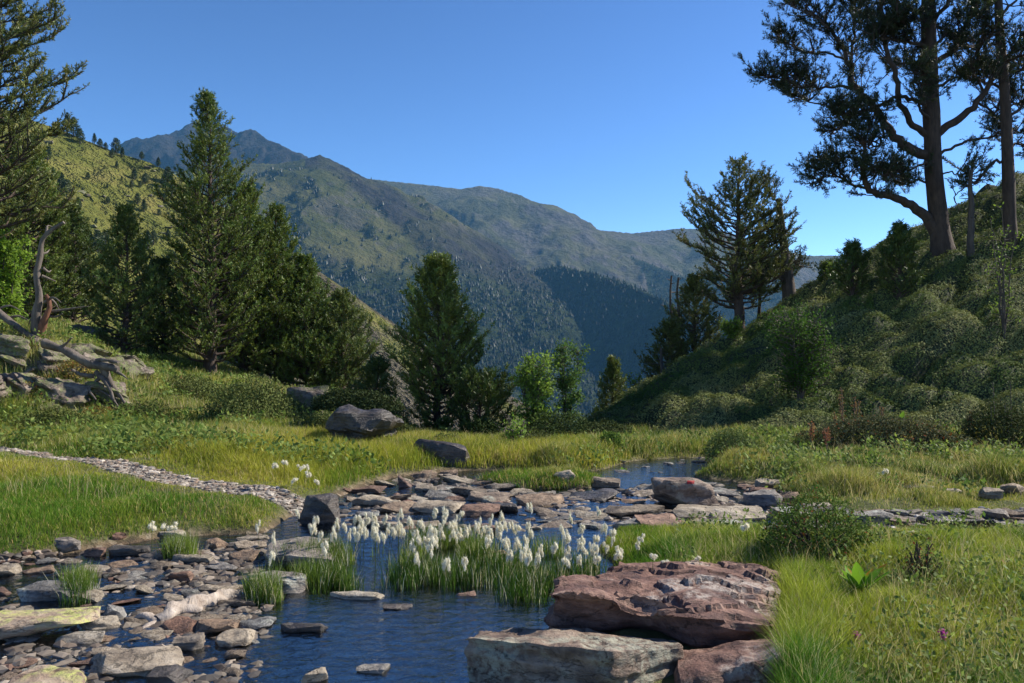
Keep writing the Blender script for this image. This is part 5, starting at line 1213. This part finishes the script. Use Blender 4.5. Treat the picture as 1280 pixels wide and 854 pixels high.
# ------------------------------------------------------------------ cotton grass
def cotton_proto(seed):
    r = np.random.default_rng(seed); h = .3; S, Hd = Geo(), Geo(); lean = r.normal(0, .02, 2)
    tip = np.array([lean[0], lean[1], h]); tube(S, resample([np.zeros(3), tip*.6+np.array([lean[0]*-.3, 0, 0]), tip], 7), np.linspace(.0028, .0018, 7), 4, (.1, .14, .04))
    nb_ = r.integers(3, 6)
    for q in range(nb_):
        a = q/nb_*2*PI+r.uniform(-.4, .4); ra = r.uniform(.008, .022); c0 = tip+np.array([math.cos(a)*ra, math.sin(a)*ra, r.uniform(-.045, .0)]); ln = r.uniform(.013, .022); wd = r.uniform(.009, .013)
        bm = bmesh.new(); bmesh.ops.create_icosphere(bm, subdivisions=2, radius=1); iv = np.array([v.co[:] for v in bm.verts]); ifc = np.array([[v.index for v in f_.verts] for f_ in bm.faces]); bm.free()
        k = 1+.5*fbm3(iv*1.9+seed+q, 2, q); tp = 1-.3*iv[:, 2:3]; ax = norm(np.array([math.cos(a)*.5, math.sin(a)*.5, -1])); bx_ = norm(np.cross(ax, [0, 1., .1])); cx_ = np.cross(ax, bx_); Rm = np.stack([bx_, cx_, -ax])
        v = (iv*k[:, None]*np.concatenate([wd*tp, wd*tp, np.full_like(tp, ln)], 1))@Rm+c0+ax*ln*.7; Hd.add(v, [ifc])
        n = 150; d = norm(r.normal(size=(n, 3))); P = (d*np.array([wd, wd, ln])*.8)@Rm+c0+ax*ln*.7; e_ = P+norm(d@Rm+ax*.6)*r.uniform(.008, .022, (n, 1)); sd_ = norm(np.cross(d, r.normal(size=(n, 3))))*.0016
        v = np.stack([P-sd_, P+sd_, e_], 1).reshape(-1, 3); Hd.add(v, [np.arange(3*n).reshape(-1, 3)])
    return S, Hd
protos = []
for k in range(6):
    S, Hd = cotton_proto(500+k)
    e = empty('cotton_grass', (0, 0, 0), 'x', 'cotton grass'); a = S.build('stem', M['grass'], e, smooth=True); b = Hd.build('flower_head', M['cotton'], e, smooth=True); protos.append((e, [a, b]))
spots = [(333, 660, 8), (345, 672, 7), (330, 690, 7), (383, 652, 14), (397, 665, 10), (425, 655, 10), (420, 672, 8), (450, 660, 8), (462, 655, 8), (428, 690, 6), (368, 650, 18), (545, 712, 5), (580, 715, 5), (600, 700, 6)]
heads = [(370, 640, 'lone tall cotton grass head left of the dark pointed rock'), (324, 655, 'low pair of cotton heads above the smooth grey slab'), (342, 668, 'drooping cotton head over the smooth grey slab'), (338, 692, 'lowest leftmost cotton head before the smooth grey slab'),
         (395, 650, 'topmost cotton head of the small left cluster'), (393, 660, None), (399, 668, None), (426, 652, 'tall cotton head right of the dark pointed rock'), (418, 662, None), (421, 678, 'cotton head hanging low right of the smooth grey slab'),
         (519, 695, 'single cotton head in front of the main sedge patch'), (552, 703, None), (582, 697, None), (804, 672, 'tall single cotton head right of the clump'), (799, 680, None), (815, 696, None), (832, 705, None), (878, 700, 'lone cotton head behind the large red boulder'), (663, 632, 'cotton head standing high before the slab field'),
         (747, 638, None), (770, 690, 'cotton head leaning over the red boulder edge'), (1155, 672, 'white cotton head alone in the right meadow'), (1180, 678, 'second small cotton head in the right meadow'), (1142, 668, 'cotton head at the near side of the right row of stones')]
r = np.random.default_rng(77)
extra = []
for _ in range(48): extra.append((r.normal(540, 58), 655+r.normal(0, 11)+abs(r.normal(0, 6))))
for _ in range(22): extra.append((r.normal(625, 22), 660+r.normal(0, 12)))
for _ in range(27): extra.append((r.normal(725, 32), 684+r.normal(0, 14)))
for _ in range(8): extra.append((r.normal(455, 14), 650+r.normal(0, 7)))
for _ in range(5): extra.append((r.normal(660, 10), 690+r.normal(0, 6)))
allh = [(a, b, c) for a, b, c in heads]+[(a, b, None) for a, b in extra]
allh.append((958, 662, None)); 
far_heads = [(380, 583), (373, 584), (385, 586), (392, 588), (355, 583), (345, 585), (370, 592), (220, 635), (190, 634), (205, 636), (1108, 590), (935, 662)]
k = 0
for i, (px, py, lab) in enumerate(allh):
    # head top in the photo -> stand 0.27 to 0.33 m high on the bed
    zt = .27+.05*r.random(); 
    if px > 1100 or (px > 820): zt = .26
    Y = (HC-zt)*F/(py-4-HY); x_ = (px-640)/F*Y; zb = max(gz(x_, Y), -.08)
    src, kids = protos[i % 6]; sc = (zt-zb)/.3; rz = r.uniform(0, 6.28); hs = r.uniform(.42, .78)
    sec = 'white fluffy cotton grass stem in the left half of the main clump' if px < 600 else ('white fluffy cotton grass stem in the right half of the clump' if px < 690 else 'white cotton grass stem in the patch left of the large red boulder')
    grp = 'cotton grass in the stream' 
    lab2 = lab or sec
    if i < 6:
        src.location = (x_, Y, zb); src.rotation_euler = (0, 0, rz); src.scale = (hs, hs, sc); src['label'] = lab2; src['group'] = grp
    else: copy_thing(src, kids, (x_, Y, zb), rz, (hs, hs, sc), lab2, grp, (r.normal(0, .06), r.normal(0, .06)))
for i, (px, py) in enumerate(far_heads):
    zt = .3; Y = (HC-zt-.05)*F/(py-HY); x_ = (px-640)/F*Y; zb = gz(x_, Y); src, kids = protos[i % 6]
    lb = 'tiny white cotton head on the bank beyond the path' if px < 400 and py < 600 else ('tiny white cotton head in the near left meadow' if px < 400 else ('small cotton head at the right meadow edge by the brown patch' if py < 600 else 'single small cotton head near the grey block'))
    copy_thing(src, kids, (x_, Y, zb), r.uniform(0, 6), .85, lb, 'cotton grass scattered in the meadows')

# ------------------------------------------------------------------ trees and rocks on the sunlit hillside
print('hillside')
def lowpine(seed, shape='round'):
    r = np.random.default_rng(seed); T, C = Geo(), Geo(); tube(T, np.array([[0, 0, -.5], [0, 0, 3], [.1, 0, 5.6]]), [.22, .15, .04], 5)
    n = 1100; z = r.beta(1.6, 1.6, n); R = np.interp(z, [0, .2, .5, .8, 1], [1.1, 1.7, 1.6, 1.0, .25] if shape == 'round' else [1.2, 1.4, .95, .5, .1]); th = r.uniform(0, 6.28, n); rr = R*r.random(n)**.4*(1+.3*fbm2(th*1.5, z*6, 2, seed))
    P = np.stack([np.cos(th)*rr, np.sin(th)*rr, .5+z*5.5], -1); c = np.array([.04, .062, .02])*r.uniform(.6, 1.5, (n, 1)); leaves(C, P, norm(P-np.array([0, 0, 3.])), r.uniform(.3, .6, n), c, r, .55); return T, C
protoH = []
for k in range(4):
    T, C = lowpine(800+k, 'round' if k < 2 else 'cone'); e = empty('hillside_pine', (0, 0, 0), 'small dark pine scattered over the sunlit hillside at left', 'pine tree', 'pines on the sunlit hillside'); protoH.append((e, [T.build('trunk', M['bark_far'], e), C.build('crown', M['needle'], e)]))
def hit_far(px, py):
    Y = np.linspace(80, 330, 1500); x = (px-640)/F*Y; z = HC+(HY-py)/F*Y; h = H(x, Y); k = np.argmax(z <= h)
    if not (z <= h).any(): k = np.argmin(np.abs(z-h)[600:])+600
    return np.array([x[k], Y[k], h[k]])
hp = [(92, 172, 26), (100, 180, 20), (84, 165, 24), (118, 178, 13), (145, 192, 20), (140, 198, 12), (153, 196, 12), (77, 240, 24), (83, 246, 22), (97, 262, 16), (146, 211, 10), (168, 225, 16), (181, 230, 13), (210, 228, 20), (204, 235, 16), (198, 205, 12), (177, 195, 10), (165, 235, 10), (90, 290, 18), (180, 265, 16), (172, 255, 14), (199, 270, 9), (134, 236, 7), (152, 226, 6), (175, 235, 9), (135, 255, 9), (66, 225, 16), (112, 310, 22), (122, 315, 28), (132, 312, 24), (140, 320, 22), (185, 312, 22), (192, 306, 18), (105, 320, 22), (175, 320, 22), (210, 300, 14), (125, 185, 12), (132, 188, 10), (215, 245, 18), (60, 200, 20), (70, 172, 20), (110, 225, 10), (205, 250, 9), (120, 280, 8), (150, 290, 10), (95, 345, 24), (110, 350, 26), (190, 345, 22), (215, 330, 18), (430, 420, 12), (450, 430, 14), (418, 400, 10), (440, 408, 9), (465, 445, 12), (400, 385, 10)]
for i, (px, py, hpx) in enumerate(hp):
    p = hit_far(px, py); sc = hpx/F*p[1]/6.1
    src, kids = protoH[i % 4]
    lb = 'small dark pine scattered over the sunlit hillside at left' if px < 300 else 'small pine on the rocky rib above the gap'
    if i < 4: src.location = p; src.scale = (sc,)*3; src['label'] = lb
    else: copy_thing(src, kids, p, random.uniform(0, 6), (sc*1.1, sc*1.1, sc), lb, 'pines on the sunlit hillside' if px < 300 else 'pines on the rocky rib')
for i, (px, py, w_) in enumerate([(60, 178, 14), (100, 240, 18), (110, 246, 14), (115, 283, 16), (100, 250, 12), (185, 210, 14), (190, 214, 10), (200, 258, 10), (160, 245, 8), (62, 222, 16), (210, 285, 14), (205, 292, 10), (188, 245, 10), (120, 288, 10), (340, 312, 20), (352, 318, 16), (365, 335, 16), (335, 320, 16), (405, 370, 12), (430, 395, 10), (455, 420, 12), (130, 246, 8), (85, 205, 10), (475, 440, 12)]):
    p = hit_far(px, py); s = w_/F*p[1]; me = meshdata(i % 14, 'outcrop'); o = bpy.data.objects.new('hillside_rock', me); COL.objects.link(o); o.scale = (s, s, s*1.1); o.location = p; o.rotation_euler = (0, 0, i)
    tag(o, 'pale rock outcrop cropping out of the grassy left hillside' if px < 300 else 'bare rock on the steep rocky rib above the gap', 'rock', 'rocks on the left hillside' if px < 300 else 'rocks of the rocky rib')

# ------------------------------------------------------------------ haze, light, camera
m, nt, out = newmat('haze'); pv = N(nt, 'ShaderNodeVolumePrincipled'); pv.inputs['Color'].default_value = (.2, .56, 1, 1); pv.inputs['Density'].default_value = 7.5e-5; pv.inputs['Anisotropy'].default_value = .0
L(nt, pv.outputs[0], out.inputs['Volume'])
bx0, bx1, by0, by1, bz0, bz1 = -5200, 5200, -60, 4800, -520, 1050
vs = np.array([[a, b, c] for a in (bx0, bx1) for b in (by0, by1) for c in (bz0, bz1)], float)
hz = mk('haze', vs, [np.array([[0, 1, 3, 2], [4, 6, 7, 5], [0, 4, 5, 1], [2, 3, 7, 6], [0, 2, 6, 4], [1, 5, 7, 3]])], m); tag(hz, 'thin blue mountain haze filling the valley', 'haze', kind='stuff')

EL, AZ = 38.5, 20.0
sd = Vector((math.cos(math.radians(EL))*math.cos(math.radians(AZ)), math.cos(math.radians(EL))*math.sin(math.radians(AZ)), math.sin(math.radians(EL))))
su = bpy.data.lights.new('sun', 'SUN'); su.energy = 5.0; su.angle = math.radians(.53); su.color = (1, .93, .82)
so = bpy.data.objects.new('sun', su); COL.objects.link(so); so.rotation_euler = (-sd).to_track_quat('-Z', 'Y').to_euler()
w = bpy.data.worlds.new('World'); scene.world = w; w.use_nodes = True; nt = w.node_tree
sky = nt.nodes.new('ShaderNodeTexSky'); sky.sky_type = 'NISHITA'; sky.sun_disc = False; sky.sun_elevation = math.radians(EL); sky.sun_rotation = math.radians(90-AZ); sky.altitude = 2300; sky.air_density = 1.0; sky.dust_density = .2; sky.ozone_density = 3.0
bg = nt.nodes['Background']; bg.inputs['Strength'].default_value = .05; bg.inputs['Color'].default_value = (1, 1, 1, 1); ga = nt.nodes.new('ShaderNodeGamma'); ga.inputs[1].default_value = 1.5; nt.links.new(sky.outputs[0], ga.inputs[0]); nt.links.new(ga.outputs[0], bg.inputs[0])
cam = bpy.data.cameras.new('camera'); cam.lens = 28; cam.sensor_width = 36; cam.clip_end = 20000; cam.clip_start = .05
co_ = bpy.data.objects.new('camera', cam); COL.objects.link(co_); co_.location = (0, 0, HC); co_.rotation_euler = (math.radians(90), 0, 0); scene.camera = co_
scene.view_settings.view_transform = 'Standard'; scene.view_settings.look = 'None'; scene.view_settings.exposure = .8; scene.view_settings.gamma = 1
scene.cycles.transparent_max_bounces = 12; scene.cycles.max_bounces = 6; scene.cycles.volume_bounces = 0
print('verts', sum(len(m.vertices) for m in bpy.data.meshes))
